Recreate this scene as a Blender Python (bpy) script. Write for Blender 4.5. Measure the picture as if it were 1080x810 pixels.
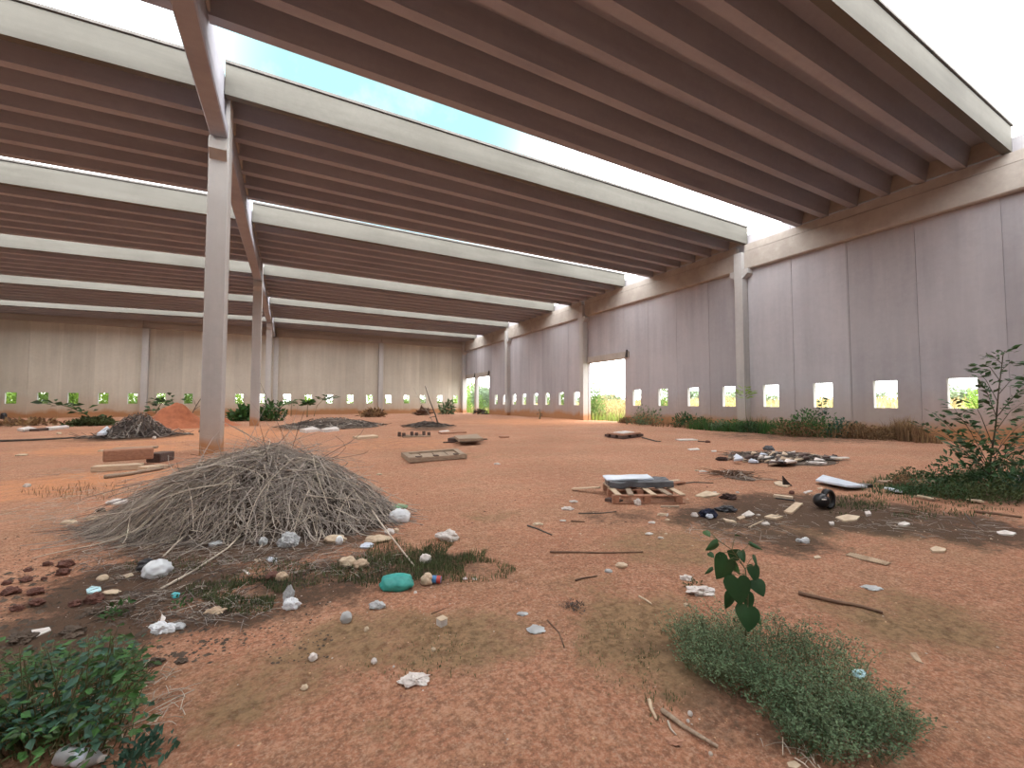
import bpy, bmesh, math, random
import numpy as np
from mathutils import Vector, Matrix, Euler, noise

for o in list(bpy.data.objects):
    bpy.data.objects.remove(o)
scn = bpy.context.scene
COL = scn.collection
R = math.radians

# ------------------------------------------------------------------ camera
H = 1.55
FPX, YAW, PITCH = 443.84, 27.689, 2.508
cam = bpy.data.cameras.new('camera')
cam.sensor_width = 36
cam.lens = FPX / 1080 * 36
cam.clip_start, cam.clip_end = .05, 2000
co = bpy.data.objects.new('camera', cam)
COL.objects.link(co)
co.location = (0, 0, H)
co.rotation_euler = (R(90 + PITCH), 0, R(-YAW))
scn.camera = co

# ------------------------------------------------------------------ exposure, sky, sun
vs = scn.view_settings
vs.view_transform = 'Standard'
vs.look = 'None'
vs.exposure = 0.0
vs.gamma = 1
vs.use_curve_mapping = False
SKY = 7.6
SUN = 1.0

def build_world():
    w = bpy.data.worlds.new('sky')
    scn.world = w
    w.use_nodes = True
    nt = w.node_tree
    N, L = nt.nodes, nt.links
    N.clear()
    out = N.new('ShaderNodeOutputWorld')
    bg = N.new('ShaderNodeBackground')
    tc = N.new('ShaderNodeTexCoord')
    # clouds
    nz = N.new('ShaderNodeTexNoise')
    nz.inputs['Scale'].default_value = 3.2
    nz.inputs['Detail'].default_value = 7
    nz.inputs['Roughness'].default_value = .6
    L.new(tc.outputs['Generated'], nz.inputs['Vector'])
    cr = N.new('ShaderNodeValToRGB')
    cr.color_ramp.elements[0].position = .50
    cr.color_ramp.elements[0].color = (.078, .136, .144, 1)
    cr.color_ramp.elements[1].position = .68
    cr.color_ramp.elements[1].color = (.15, .158, .158, 1)
    L.new(nz.outputs['Fac'], cr.inputs['Fac'])
    # blue clearing towards the north-west, bright cloud elsewhere
    dp = N.new('ShaderNodeVectorMath'); dp.operation = 'DOT_PRODUCT'
    L.new(tc.outputs['Generated'], dp.inputs[0])
    d = Vector((.16, .80, .56)).normalized()
    dp.inputs[1].default_value = d
    mr = N.new('ShaderNodeMapRange'); mr.interpolation_type = 'SMOOTHSTEP'
    mr.inputs['From Min'].default_value = .86
    mr.inputs['From Max'].default_value = .985
    L.new(dp.outputs['Value'], mr.inputs['Value'])
    mix = N.new('ShaderNodeMix'); mix.data_type = 'RGBA'
    mix.inputs['A'].default_value = (1.0, 1.0, 1.0, 1)
    L.new(mr.outputs['Result'], mix.inputs['Factor'])
    L.new(cr.outputs['Color'], mix.inputs['B'])
    # dimmer near the horizon
    L.new(mix.outputs['Result'], bg.inputs['Color'])
    bg.inputs['Strength'].default_value = SKY
    L.new(bg.outputs[0], out.inputs['Surface'])
build_world()

sd = bpy.data.lights.new('veiled_sun', 'SUN')
sd.energy = SUN
sd.angle = R(40)
sd.color = (1, .96, .90)
so = bpy.data.objects.new('veiled_sun', sd)
COL.objects.link(so)
so.rotation_euler = (R(28), R(14), 0)      # high, a little behind and to the left of the camera

# ------------------------------------------------------------------ geometry of the view
_y, _t = R(YAW), R(PITCH)
FW = Vector((math.sin(_y) * math.cos(_t), math.cos(_y) * math.cos(_t), math.sin(_t)))
RT = Vector((math.cos(_y), -math.sin(_y), 0))
UP = RT.cross(FW)
FH = Vector((math.sin(_y), math.cos(_y), 0))

def ray(px, py):
    return FW + RT * ((px - 540) / FPX) + UP * ((405 - py) / FPX)

def hgt(x, y):
    n = noise.noise(Vector((x * .35, y * .35, 3.1))) * .035 + noise.noise(Vector((x * 1.3, y * 1.3, 7))) * .012
    return n - .01

def gp(px, py):
    """point of the ground seen at a place of the photograph"""
    d = ray(px, py)
    z = 0
    for _ in range(3):
        k = (z - H) / d.z
        x, y = d.x * k, d.y * k
        z = hgt(x, y)
    return Vector((x, y, z))

def scl(p):
    """metres per photograph pixel at a point"""
    return (Vector(p) - Vector((0, 0, H))).dot(FW) / FPX

def atdepth(px, py, D):
    return Vector((0, 0, H)) + ray(px, py) * D

# ------------------------------------------------------------------ helpers
def tag(o, label=None, cat=None, group=None, kind=None):
    if label: o['label'] = label
    if cat: o['category'] = cat
    if group: o['group'] = group
    if kind: o['kind'] = kind
    return o

def empty(name, loc=(0, 0, 0), rz=0, label=None, cat=None, group=None):
    o = bpy.data.objects.new(name, None)
    o.empty_display_size = .1
    COL.objects.link(o)
    o.location = loc
    o.rotation_euler = (0, 0, rz)
    return tag(o, label, cat, group)

def copy_tree(o, parent=None):
    c = o.copy()
    COL.objects.link(c)
    c.parent = parent
    for ch in list(o.children):
        copy_tree(ch, c)
    return c

class MB:
    def __init__(self):
        self.v, self.f = [], []

    def add(self, vs_, fs):
        n = len(self.v)
        self.v += [tuple(a) for a in vs_]
        self.f += [tuple(i + n for i in q) for q in fs]
        return self

    def box(self, x0, x1, y0, y1, z0, z1):
        return self.add([(x0, y0, z0), (x1, y0, z0), (x1, y1, z0), (x0, y1, z0), (x0, y0, z1), (x1, y0, z1), (x1, y1, z1), (x0, y1, z1)],
                        [(0, 3, 2, 1), (4, 5, 6, 7), (0, 1, 5, 4), (1, 2, 6, 5), (2, 3, 7, 6), (3, 0, 4, 7)])

    def obox(self, c, ax, ay, az, l, w, t):
        """box about c along given axes"""
        c, ax, ay, az = Vector(c), Vector(ax) * l / 2, Vector(ay) * w / 2, Vector(az) * t / 2
        P = [c + sx * ax + sy * ay + sz * az for sz in (-1, 1) for sx, sy in ((-1, -1), (1, -1), (1, 1), (-1, 1))]
        return self.add(P, [(0, 3, 2, 1), (4, 5, 6, 7), (0, 1, 5, 4), (1, 2, 6, 5), (2, 3, 7, 6), (3, 0, 4, 7)])

    def prism_x(self, prof, x0, x1, dz0=0, dz1=0):
        """profile of (y, z) run along x, raised by dz0 / dz1 at its two ends"""
        n = len(prof)
        P = [(x0, y, z + dz0) for y, z in prof] + [(x1, y, z + dz1) for y, z in prof]
        F = [(i, (i + 1) % n, (i + 1) % n + n, i + n) for i in range(n)]
        F += [tuple(range(n - 1, -1, -1)), tuple(range(n, 2 * n))]
        return self.add(P, F)

    def prism_y(self, prof, y0, y1):
        n = len(prof)
        P = [(x, y0, z) for x, z in prof] + [(x, y1, z) for x, z in prof]
        F = [((i + 1) % n, i, i + n, (i + 1) % n + n) for i in range(n)]
        F += [tuple(range(n)), tuple(range(2 * n - 1, n - 1, -1))]
        return self.add(P, F)

    def tube(self, pts, r0, r1=None, n=5, cap=True):
        pts = [Vector(p) for p in pts]
        r1 = r0 if r1 is None else r1
        m = len(pts)
        P, F = [], []
        for i, p in enumerate(pts):
            d = (pts[min(i + 1, m - 1)] - pts[max(i - 1, 0)])
            if d.length < 1e-9: d = Vector((0, 0, 1))
            d.normalize()
            a = d.orthogonal().normalized() if abs(d.z) > .95 else d.cross(Vector((0, 0, 1))).normalized()
            b = d.cross(a)
            r = r0 + (r1 - r0) * i / max(1, m - 1)
            P += [p + a * (r * math.cos(2 * math.pi * k / n)) + b * (r * math.sin(2 * math.pi * k / n)) for k in range(n)]
        for i in range(m - 1):
            for k in range(n):
                F.append((i * n + k, i * n + (k + 1) % n, (i + 1) * n + (k + 1) % n, (i + 1) * n + k))
        if cap:
            F += [tuple(range(n - 1, -1, -1)), tuple(range((m - 1) * n, m * n))]
        return self.add(P, F)

    def build(self, name, mat, parent=None, smooth=False, bevel=0):
        me = bpy.data.meshes.new(name)
        me.from_pydata(self.v, [], self.f)
        me.update()
        if smooth:
            me.polygons.foreach_set('use_smooth', [True] * len(me.polygons))
        me.materials.append(mat)
        o = bpy.data.objects.new(name, me)
        COL.objects.link(o)
        o.parent = parent
        if bevel:
            b = o.modifiers.new('bevel', 'BEVEL')
            b.width = bevel
            b.segments = 2
            b.limit_method = 'ANGLE'
        return o

# ------------------------------------------------------------------ materials
class NT:
    def __init__(self, name):
        self.m = bpy.data.materials.new(name)
        self.m.use_nodes = True
        self.t = self.m.node_tree
        self.t.nodes.clear()
        self.out = self.n('ShaderNodeOutputMaterial')
        self.b = self.n('ShaderNodeBsdfPrincipled')
        self.l(self.b.outputs[0], self.out.inputs[0])

    def n(self, t, **k):
        x = self.t.nodes.new(t)
        for a, v in k.items():
            setattr(x, a, v)
        return x

    def l(self, a, b):
        self.t.links.new(a, b)

    def noise(self, vec, scale, detail=4, rough=.55):
        x = self.n('ShaderNodeTexNoise')
        x.inputs['Scale'].default_value = scale
        x.inputs['Detail'].default_value = detail
        x.inputs['Roughness'].default_value = rough
        if vec is not None: self.l(vec, x.inputs['Vector'])
        return x.outputs['Fac']

    def ramp(self, fac, *stops):
        x = self.n('ShaderNodeValToRGB')
        e = x.color_ramp.elements
        while len(e) < len(stops): e.new(.5)
        for i, (p, c) in enumerate(stops):
            e[i].position = p
            e[i].color = (*c, 1) if len(c) == 3 else c
        self.l(fac, x.inputs['Fac'])
        return x.outputs['Color']

    def mix(self, fac, a, b, blend='MIX'):
        x = self.n('ShaderNodeMix', data_type='RGBA', blend_type=blend)
        for k, v in (('Factor', fac), ('A', a), ('B', b)):
            i = [s for s in x.inputs if s.name == k and (k == 'Factor' and s.type == 'VALUE' or s.type == 'RGBA')][0]
            if isinstance(v, (int, float)): i.default_value = v
            elif isinstance(v, tuple): i.default_value = (*v, 1)
            else: self.l(v, i)
        return [s for s in x.outputs if s.type == 'RGBA'][0]

    def math(self, op, a, b=None, clamp=False):
        x = self.n('ShaderNodeMath', operation=op)
        x.use_clamp = clamp
        for i, v in enumerate((a, b)):
            if v is None: continue
            if isinstance(v, (int, float)): x.inputs[i].default_value = v
            else: self.l(v, x.inputs[i])
        return x.outputs[0]

    def mapr(self, v, a, b, c=0, d=1):
        x = self.n('ShaderNodeMapRange')
        for i, q in enumerate((a, b, c, d)): x.inputs[i + 1].default_value = q
        self.l(v, x.inputs[0])
        return x.outputs[0]

    def stretch(self, vec, s):
        x = self.n('ShaderNodeVectorMath', operation='MULTIPLY')
        self.l(vec, x.inputs[0])
        x.inputs[1].default_value = s
        return x.outputs[0]

    def bump(self, h, strength=.3, dist=.02):
        x = self.n('ShaderNodeBump')
        x.inputs['Strength'].default_value = strength
        x.inputs['Distance'].default_value = dist
        self.l(h, x.inputs['Height'])
        self.l(x.outputs[0], self.b.inputs['Normal'])

    def done(self, color, rough=.85, spec=.3):
        if isinstance(color, tuple): self.b.inputs['Base Color'].default_value = (*color, 1)
        else: self.l(color, self.b.inputs['Base Color'])
        self.b.inputs['Roughness'].default_value = rough
        self.b.inputs['Specular IOR Level'].default_value = spec
        return self.m

SOIL_A, SOIL_B, SOIL_C = (.46, .205, .122), (.36, .155, .092), (.58, .288, .18)

def mat_concrete(name, base, dark, light, stain=.0, panel=None, horiz=False):
    t = NT(name)
    pos = t.n('ShaderNodeNewGeometry').outputs['Position']
    n1 = t.noise(t.stretch(pos, (1.6, 1.6, .12) if not horiz else (.15, 1.5, 1.5)), 1.0, 5, .6)
    n2 = t.noise(pos, 5, 6, .65)
    n3 = t.noise(pos, .35, 3)
    c = t.ramp(n1, (.30, dark), (.52, base), (.72, light))
    c = t.mix(t.mapr(n2, .35, .75, 0, .35), c, tuple(x * .72 for x in base))
    c = t.mix(t.mapr(n3, .4, .65, 0, .4), c, light)
    if panel is not None:
        sx = t.n('ShaderNodeSeparateXYZ'); t.l(pos, sx.inputs[0])
        k = t.math('FLOOR', t.math('DIVIDE', t.math('SUBTRACT', sx.outputs[panel[0]], panel[1]), panel[2]))
        wn = t.n('ShaderNodeTexWhiteNoise', noise_dimensions='1D'); t.l(k, wn.inputs['W'])
        hs = t.n('ShaderNodeHueSaturation'); t.l(c, hs.inputs['Color'])
        t.l(t.mapr(wn.outputs['Value'], 0, 1, .88, 1.08), hs.inputs['Value'])
        c = hs.outputs[0]
    if stain:
        z = t.n('ShaderNodeSeparateXYZ'); t.l(pos, z.inputs[0])
        zz = t.math('ADD', z.outputs['Z'], t.math('MULTIPLY', t.math('SUBTRACT', t.noise(pos, .8, 5, .6), .5), stain * 1.5))
        c = t.mix(t.mapr(zz, stain * .55, stain * 1.05, .95, 0), c, (.42, .19, .085))
        c = t.mix(t.mapr(zz, stain * .9, stain * 3.2, .42, 0), c, (.44, .25, .13))
    t.bump(t.noise(pos, 9, 8, .7), .25, .01)
    return t.done(c, .9, .2)

def mat_simple(name, a, b=None, scale=8, rough=.8, spec=.3, bump=0, stretch=None, detail=4, trans=0, island=0):
    t = NT(name)
    b = b or tuple(x * .7 for x in a)
    vec = t.n('ShaderNodeTexCoord').outputs['Object']
    if stretch: vec = t.stretch(vec, stretch)
    nz = t.noise(vec, scale, detail, .6)
    c = t.ramp(nz, (.35, b), (.65, a))
    if island:
        ri = t.n('ShaderNodeNewGeometry').outputs['Random Per Island']
        hs = t.n('ShaderNodeHueSaturation')
        t.l(t.mapr(ri, 0, 1, 1 - island, 1 + island), hs.inputs['Value'])
        t.l(t.mapr(ri, 0, 1, .5 - island * .04, .5 + island * .04), hs.inputs['Hue'])
        t.l(c, hs.inputs['Color'])
        c = hs.outputs[0]
    if bump: t.bump(nz, bump, .01)
    m = t.done(c, rough, spec)
    if trans:
        tr = t.n('ShaderNodeBsdfTranslucent')
        t.l(c, tr.inputs['Color'])
        ms = t.n('ShaderNodeMixShader')
        ms.inputs[0].default_value = trans
        t.l(t.b.outputs[0], ms.inputs[1]); t.l(tr.outputs[0], ms.inputs[2])
        t.l(ms.outputs[0], t.out.inputs[0])
    return m

M = {}
M['wall_r'] = mat_concrete('cast_concrete_grey', (.43, .415, .44), (.37, .355, .378), (.49, .47, .485), stain=.75, panel=('Y', 5.2, 2.515))
M['wall_b'] = mat_concrete('cast_concrete_warm', (.56, .52, .44), (.48, .445, .385), (.62, .585, .51), stain=.75, panel=('X', -23.6, 2.5))
M['column'] = mat_concrete('column_concrete', (.47, .46, .45), (.41, .40, .39), (.53, .52, .50), stain=.55)
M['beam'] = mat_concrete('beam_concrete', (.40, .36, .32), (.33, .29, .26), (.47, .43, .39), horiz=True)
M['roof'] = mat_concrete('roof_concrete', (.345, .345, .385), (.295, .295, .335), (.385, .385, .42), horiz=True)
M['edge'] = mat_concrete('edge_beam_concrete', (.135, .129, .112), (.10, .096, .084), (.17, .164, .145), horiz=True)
M['flash'] = mat_simple('weathered_edge', (.16, .15, .14), scale=3)
M['dark_metal'] = mat_simple('dark_steel', (.05, .045, .045), scale=6, rough=.55, spec=.5)
M['wood'] = mat_simple('weathered_wood', (.40, .31, .23), (.25, .18, .13), scale=6, bump=.3, stretch=(1, 8, 8))
M['wood_red'] = mat_simple('reddish_timber', (.42, .22, .14), (.30, .15, .10), scale=6, bump=.3, stretch=(1, 8, 8))
M['wood_pale'] = mat_simple('pale_timber', (.62, .48, .34), (.47, .35, .25), scale=6, bump=.3, stretch=(1, 8, 8))
M['wood_dark'] = mat_simple('dark_timber', (.14, .09, .075), (.08, .055, .05), scale=6, bump=.3, stretch=(1, 8, 8))
M['stick'] = mat_simple('dry_twig', (.42, .365, .32), (.27, .235, .21), scale=5, island=.35, rough=.9)
M['stick_pale'] = mat_simple('bleached_stalk', (.56, .48, .395), (.42, .36, .295), scale=5, island=.2, rough=.85)
M['stick_brown'] = mat_simple('brown_twig', (.20, .12, .08), (.12, .07, .05), scale=7, rough=.9)
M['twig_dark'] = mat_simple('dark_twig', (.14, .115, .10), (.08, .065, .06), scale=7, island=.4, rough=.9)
M['humus'] = mat_simple('dark_humus', (.12, .085, .062), (.06, .045, .035), scale=9, bump=.8, detail=8)
M['soil_heap'] = mat_simple('loose_red_soil', (.46, .16, .075), (.33, .11, .055), scale=4, bump=.9, detail=9)
M['clod'] = mat_simple('dark_clod', (.15, .065, .048), (.09, .042, .034), scale=14, bump=.8, detail=8)
M['stone'] = mat_simple('pale_stone', (.62, .55, .48), (.46, .38, .32), scale=12, bump=.5)
M['pebble'] = mat_simple('small_pebbles', (.50, .30, .20), (.34, .17, .11), scale=12, island=.5)
M['white_bag'] = mat_simple('white_plastic_film', (.88, .90, .93), (.76, .79, .83), scale=7, rough=.35, spec=.5, trans=.25)
M['clear_bag'] = mat_simple('milky_plastic_film', (.62, .64, .66), (.44, .45, .46), scale=7, rough=.3, spec=.5, trans=.25)
M['teal_bag'] = mat_simple('teal_plastic_film', (.07, .46, .41), (.035, .30, .27), scale=8, rough=.4, spec=.5, trans=.15)
M['black_bag'] = mat_simple('black_plastic_film', (.018, .018, .024), (.010, .010, .013), scale=7, rough=.35, spec=.5)
M['white_paper'] = mat_simple('soiled_paper', (.72, .68, .65), (.52, .46, .43), scale=12, rough=.85)
M['cyan'] = mat_simple('pale_cyan_plastic', (.55, .80, .86), (.45, .68, .75), scale=5, rough=.4, spec=.5)
M['turq'] = mat_simple('turquoise_plastic', (.10, .55, .60), (.08, .42, .47), scale=5, rough=.4, spec=.5)
M['blue'] = mat_simple('blue_print', (.05, .25, .55), (.04, .16, .38), scale=5, rough=.4, spec=.5)
M['red'] = mat_simple('red_print', (.50, .07, .05), (.36, .05, .04), scale=5, rough=.4, spec=.5)
M['green_film'] = mat_simple('green_plastic_film', (.20, .45, .22), (.14, .33, .17), scale=7, rough=.4, spec=.5)
M['cardboard'] = mat_simple('cardboard', (.50, .38, .27), (.36, .26, .18), scale=10, rough=.9)
M['cream'] = mat_simple('cream_scrap', (.64, .52, .38), (.46, .35, .25), scale=10, rough=.8)
M['sheet_blue'] = mat_simple('bluish_white_sheet', (.66, .72, .82), (.52, .58, .68), scale=4, rough=.4, spec=.5)
M['sheet_grey'] = mat_simple('dirty_grey_sheet', (.12, .125, .14), (.075, .078, .088), scale=5, rough=.5, spec=.4)
M['black'] = mat_simple('black_plastic', (.012, .012, .016), (.008, .008, .010), scale=7, rough=.3, spec=.5)
M['brown_cloth'] = mat_simple('dark_brown_cloth', (.07, .04, .035), (.04, .025, .022), scale=9, rough=.95)
M['navy_cloth'] = mat_simple('navy_cloth', (.022, .028, .06), (.012, .015, .03), scale=9, rough=.9)
M['leaf_dark'] = mat_simple('dark_leaf', (.060, .125, .045), (.035, .080, .032), scale=2, island=.45, rough=.5, spec=.4, trans=.25)
M['leaf_mid'] = mat_simple('green_leaf', (.070, .160, .038), (.040, .095, .030), scale=2, island=.45, rough=.5, spec=.4, trans=.25)
M['leaf_grey'] = mat_simple('grey_green_leaf', (.185, .25, .14), (.10, .155, .08), scale=2, island=.5, rough=.6, spec=.3, trans=.25)
M['leaf_blue'] = mat_simple('blue_green_leaf', (.055, .135, .085), (.030, .080, .055), scale=2, island=.45, rough=.5, spec=.4, trans=.2)
M['leaf_heart'] = mat_simple('heart_leaf', (.032, .090, .028), (.020, .060, .022), scale=3, island=.3, rough=.45, spec=.4, trans=.25)
M['leaf_lime'] = mat_simple('lime_leaf', (.36, .52, .11), (.25, .40, .08), scale=2, island=.35, rough=.6, spec=.3, trans=.3)
M['leaf_out'] = mat_simple('outdoor_leaf', (.26, .38, .11), (.17, .27, .08), scale=.6, island=.4, rough=.7, spec=.2, trans=.25)
M['leaf_far'] = mat_simple('distant_leaf', (.27, .34, .22), (.19, .25, .17), scale=.4, island=.3, rough=.8, spec=.1, trans=.15)
M['dry_leaf'] = mat_simple('dry_grass', (.30, .19, .10), (.19, .115, .065), scale=2, island=.4, rough=.9, trans=.2)
M['dry_out'] = mat_simple('outdoor_dry_grass', (.50, .37, .20), (.36, .32, .13), scale=.35, island=.4, rough=.9, trans=.25)
M['lime_out'] = mat_simple('outdoor_fresh_grass', (.38, .45, .11), (.28, .36, .09), scale=.4, island=.3, rough=.9, trans=.25)
M['grass'] = mat_simple('short_weed_grass', (.095, .115, .045), (.055, .075, .032), scale=2, island=.45, rough=.8, trans=.2)
M['sapling_bark'] = mat_simple('sapling_bark', (.09, .085, .055), (.055, .05, .035), scale=8, rough=.85)
M['stem'] = mat_simple('green_stem', (.15, .15, .07), (.10, .09, .045), scale=6, rough=.8)

def mat_floor():
    t = NT('red_earth')
    pos = t.n('ShaderNodeNewGeometry').outputs['Position']
    at = t.n('ShaderNodeVertexColor', layer_name='patch')
    sp = t.n('ShaderNodeSeparateColor'); t.l(at.outputs['Color'], sp.inputs[0])
    big = t.noise(pos, .45, 5, .6)
    mid = t.noise(pos, 2.6, 6, .65)
    fine = t.noise(pos, 16, 8, .7)
    grit = t.noise(pos, 45, 6, .8)
    c = t.ramp(big, (.32, SOIL_B), (.50, SOIL_A), (.66, SOIL_C))
    c = t.mix(t.mapr(mid, .42, .70, 0, .45), c, (.52, .27, .16))
    c = t.mix(t.mapr(t.noise(pos, .9, 6, .7), .45, .60, 0, .55), c, (.30, .172, .10))
    c = t.mix(t.mapr(t.noise(pos, 24, 5, .65), .42, .55, .62, 0), c, (.20, .10, .062))  # crevices between clods darkened in the colour, standing in for shade
    c = t.mix(t.mapr(t.noise(pos, 7, 8, .75), .50, .60, 0, .34), c, (.64, .37, .24))
    c = t.mix(t.mapr(grit, .50, .60, 0, .50), c, (.64, .42, .30))
    c = t.mix(t.mapr(grit, .38, .48, .55, 0), c, (.17, .095, .06))
    # moss and trodden humus, each breaking up along its own edge
    def edge(ch, a=.9):
        e = t.math('ADD', sp.outputs[ch], t.math('MULTIPLY', t.math('SUBTRACT', mid, .5), 1.3))
        e = t.math('ADD', e, t.math('MULTIPLY', t.math('SUBTRACT', fine, .5), .9))
        return t.mapr(e, .30, .75, 0, a)
    c = t.mix(edge('Green', .72), c, t.mix(t.mapr(fine, .42, .56), (.11, .085, .042), (.30, .205, .11)))
    c = t.mix(edge('Blue', .70), c, (.66, .29, .135))
    c = t.mix(edge('Red', .92), c, (.085, .055, .038))
    h = t.math('ADD', t.math('MULTIPLY', fine, .6), t.math('MULTIPLY', grit, .4))
    t.bump(h, .9, .045)
    return t.done(c, .95, .15)
M['floor'] = mat_floor()
M['outdoor'] = mat_simple('outdoor_soil', (.36, .24, .12), (.22, .20, .07), scale=.3, rough=.95)

# ------------------------------------------------------------------ the building
XW, XC, XLW = 23.477, -2.11, -27.2        # right wall face, centre line, left wall face
YB, YF = 60.32, -16.0
ORD = ['first', 'second', 'third', 'fourth', 'fifth', 'sixth', 'seventh', 'eighth', 'ninth', 'tenth', 'eleventh', 'twelfth', 'thirteenth',
       'fourteenth', 'fifteenth', 'sixteenth', 'seventeenth', 'eighteenth', 'nineteenth', 'twentieth']

def lines(segs):
    out = []
    for a, b, s in segs:
        n = max(1, round((b - a) / s))
        out += [a + (b - a) * i / n for i in range(n)]
    return out + [segs[-1][1]]

def smooth01(t):
    t = min(1, max(0, t))
    return t * t * (3 - 2 * t)

# patches of trodden humus (r), moss (g) and loose bright soil (b): px, py, half width, half height, weight
PATCH = [
    (270, 575, 165, 38, 1.0, 'r'), (150, 625, 130, 42, .95, 'r'), (60, 690, 130, 60, 1.0, 'r'), (420, 600, 110, 26, .75, 'r'),
    (330, 620, 120, 34, .75, 'r'), (120, 580, 70, 20, .5, 'r'), (230, 650, 110, 28, .7, 'r'),
    (870, 546, 150, 28, .95, 'r'), (1000, 560, 120, 28, .85, 'r'), (770, 550, 80, 22, .85, 'r'), (820, 572, 80, 18, .75, 'r'), (660, 545, 60, 12, .5, 'r'),
    (1020, 520, 90, 18, .8, 'r'), (700, 530, 60, 10, .4, 'r'), (820, 483, 66, 8, .6, 'r'), (850, 462, 130, 8, .6, 'r'),
    (350, 450, 55, 6, .8, 'r'), (145, 462, 50, 6, .8, 'r'), (455, 452, 30, 4, .7, 'r'), (600, 638, 22, 10, .45, 'r'),
    (40, 465, 60, 3, .4, 'r'), (820, 760, 120, 70, .7, 'r'), (700, 720, 60, 60, .35, 'r'),
    (440, 680, 170, 42, .8, 'g'), (300, 715, 110, 50, .6, 'g'), (690, 690, 110, 70, .9, 'g'), (700, 580, 90, 28, .6, 'g'),
    (800, 560, 120, 30, .6, 'g'), (930, 560, 100, 30, .6, 'g'), (420, 770, 60, 30, .35, 'g'), (960, 665, 120, 50, .7, 'g'),
    (240, 760, 70, 50, .6, 'g'), (620, 620, 60, 18, .45, 'g'), (520, 545, 40, 8, .5, 'g'), (780, 740, 60, 60, .5, 'g'), (500, 480, 120, 6, .35, 'g'),
    (60, 520, 120, 30, .6, 'b'), (230, 462, 160, 14, .6, 'b'), (600, 446, 160, 6, .6, 'b'), (420, 470, 100, 10, .4, 'b'), (120, 475, 120, 8, .6, 'b'),
]

def make_floor():
    xs = lines([(XLW, -4.5, .55), (-4.5, 10, .075), (10, 15, .18), (15, XW + .3, .4)])
    ys = lines([(YF, .4, 1.2), (.4, 8.5, .07), (8.5, 14, .16), (14, 30, .35), (30, YB + .3, .6)])
    mb = MB()
    pts = [(x, y, hgt(x, y) + (noise.fractal(Vector((x * 3.1, y * 3.1, 1)), 1, 2, 4) * .008 if abs(x) < 15 and y < 14 else 0)) for y in ys for x in xs]
    nx = len(xs)
    F = [(j * nx + i, j * nx + i + 1, (j + 1) * nx + i + 1, (j + 1) * nx + i) for j in range(len(ys) - 1) for i in range(nx - 1)]
    mb.v, mb.f = pts, F
    o = mb.build('floor', M['floor'], smooth=True)
    P = np.array(pts)[:, :2]
    V = np.zeros((len(pts), 4), np.float32)
    V[:, 3] = 1
    for px, py, rx, ry, w, ch in PATCH:
        c = gp(px, py)
        a = abs((gp(px + rx, py) - c).dot(RT))
        ylo, yhi = gp(px, max(py - ry, 438)), gp(px, py + ry)
        bb = max(.15, (ylo - yhi).dot(FH) / 2)
        c = (ylo + yhi) / 2
        u = ((P[:, 0] - c.x) * RT.x + (P[:, 1] - c.y) * RT.y) / a
        v = ((P[:, 0] - c.x) * FH.x + (P[:, 1] - c.y) * FH.y) / bb
        d = np.clip(1.35 - np.sqrt(u * u + v * v), 0, 1)
        d = d * d * (3 - 2 * d) * w
        k = 'rgb'.index(ch)
        V[:, k] = np.maximum(V[:, k], d)
    ca = o.data.color_attributes.new('patch', 'FLOAT_COLOR', 'POINT')
    ca.data.foreach_set('color', V.ravel())
    return tag(o, 'red earth floor of the unfinished hall', 'floor', kind='structure')
make_floor()

def wall_mesh(axis, c0, c1, panels, z1, holes, inner, outer):
    """panels standing side by side along an axis with fine open joints, holes = (a, b, z0, z1)"""
    mb = MB()
    def bx(a, b, z0, z, i=inner, o=outer):
        if b - a < 1e-4 or z - z0 < 1e-4: return
        if axis == 'y': mb.box(min(i, o), max(i, o), a, b, z0, z)
        else: mb.box(a, b, min(i, o), max(i, o), z0, z)
    g = .009
    for a, b in zip(panels[:-1], panels[1:]):
        hs = [h for h in holes if h[0] < b - .01 and h[1] > a + .01]
        A, B = a + g, b - g
        if not hs:
            bx(A, B, -.6, z1)
            continue
        h = hs[0]
        ha, hb = max(A, h[0]), min(B, h[1])
        if h[0] <= a + .02: ha = A
        if h[1] >= b - .02: hb = B
        bx(A, ha, -.6, z1)
        bx(hb, B, -.6, z1)
        bx(ha, hb, -.6, h[2])
        bx(ha, hb, h[3], z1)
    # tongue closing every joint from behind
    d = inner + (.035 if outer > inner else -.035)
    for a in panels[1:-1]:
        zs = [-.6, z1]
        for h in holes:
            if h[0] < a - .02 and h[1] > a + .02: zs = [h[3], z1]
        bx(a - .04, a + .04, zs[0], zs[1], d, outer + (.02 if outer > inner else -.02))
    return mb

WIN_R = [6.455, 8.89, 11.38, 13.95, 16.47, 19.04, 21.58, 24.15, 31.85, 34.33, 36.86, 39.24, 41.78, 44.2, 46.75, 49.2]
DOOR_R = [(25.38, 30.12, -.6, 5.06), (51.3, 55.5, -.6, 5.14), (56.2, 60.1, -.6, 5.14)]
pan = [YF]
pan += [5.2 - 2.5 * k for k in range(8, 0, -1)] + [5.2, 7.68, 10.15, 12.7, 15.2, 17.75, 20.3, 22.88, 25.38, 27.75, 30.12, 33.1, 35.6, 38.05, 40.5, 43.0, 45.5, 48.0, 51.3, 53.4, 55.5, 56.2, 58.1, 60.1, YB + .3]
ZS, ZE = 1.274, 2.545
WH = .455
hol = [(c - WH, c + WH, ZS, ZE) for c in WIN_R] + DOOR_R
o = wall_mesh('y', YF, YB, pan, 11.35, hol, XW, XW + .24).build('wall_right', M['wall_r'])
tag(o, 'tall grey concrete panel wall on the right with a row of square openings', 'wall', kind='structure')

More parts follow.
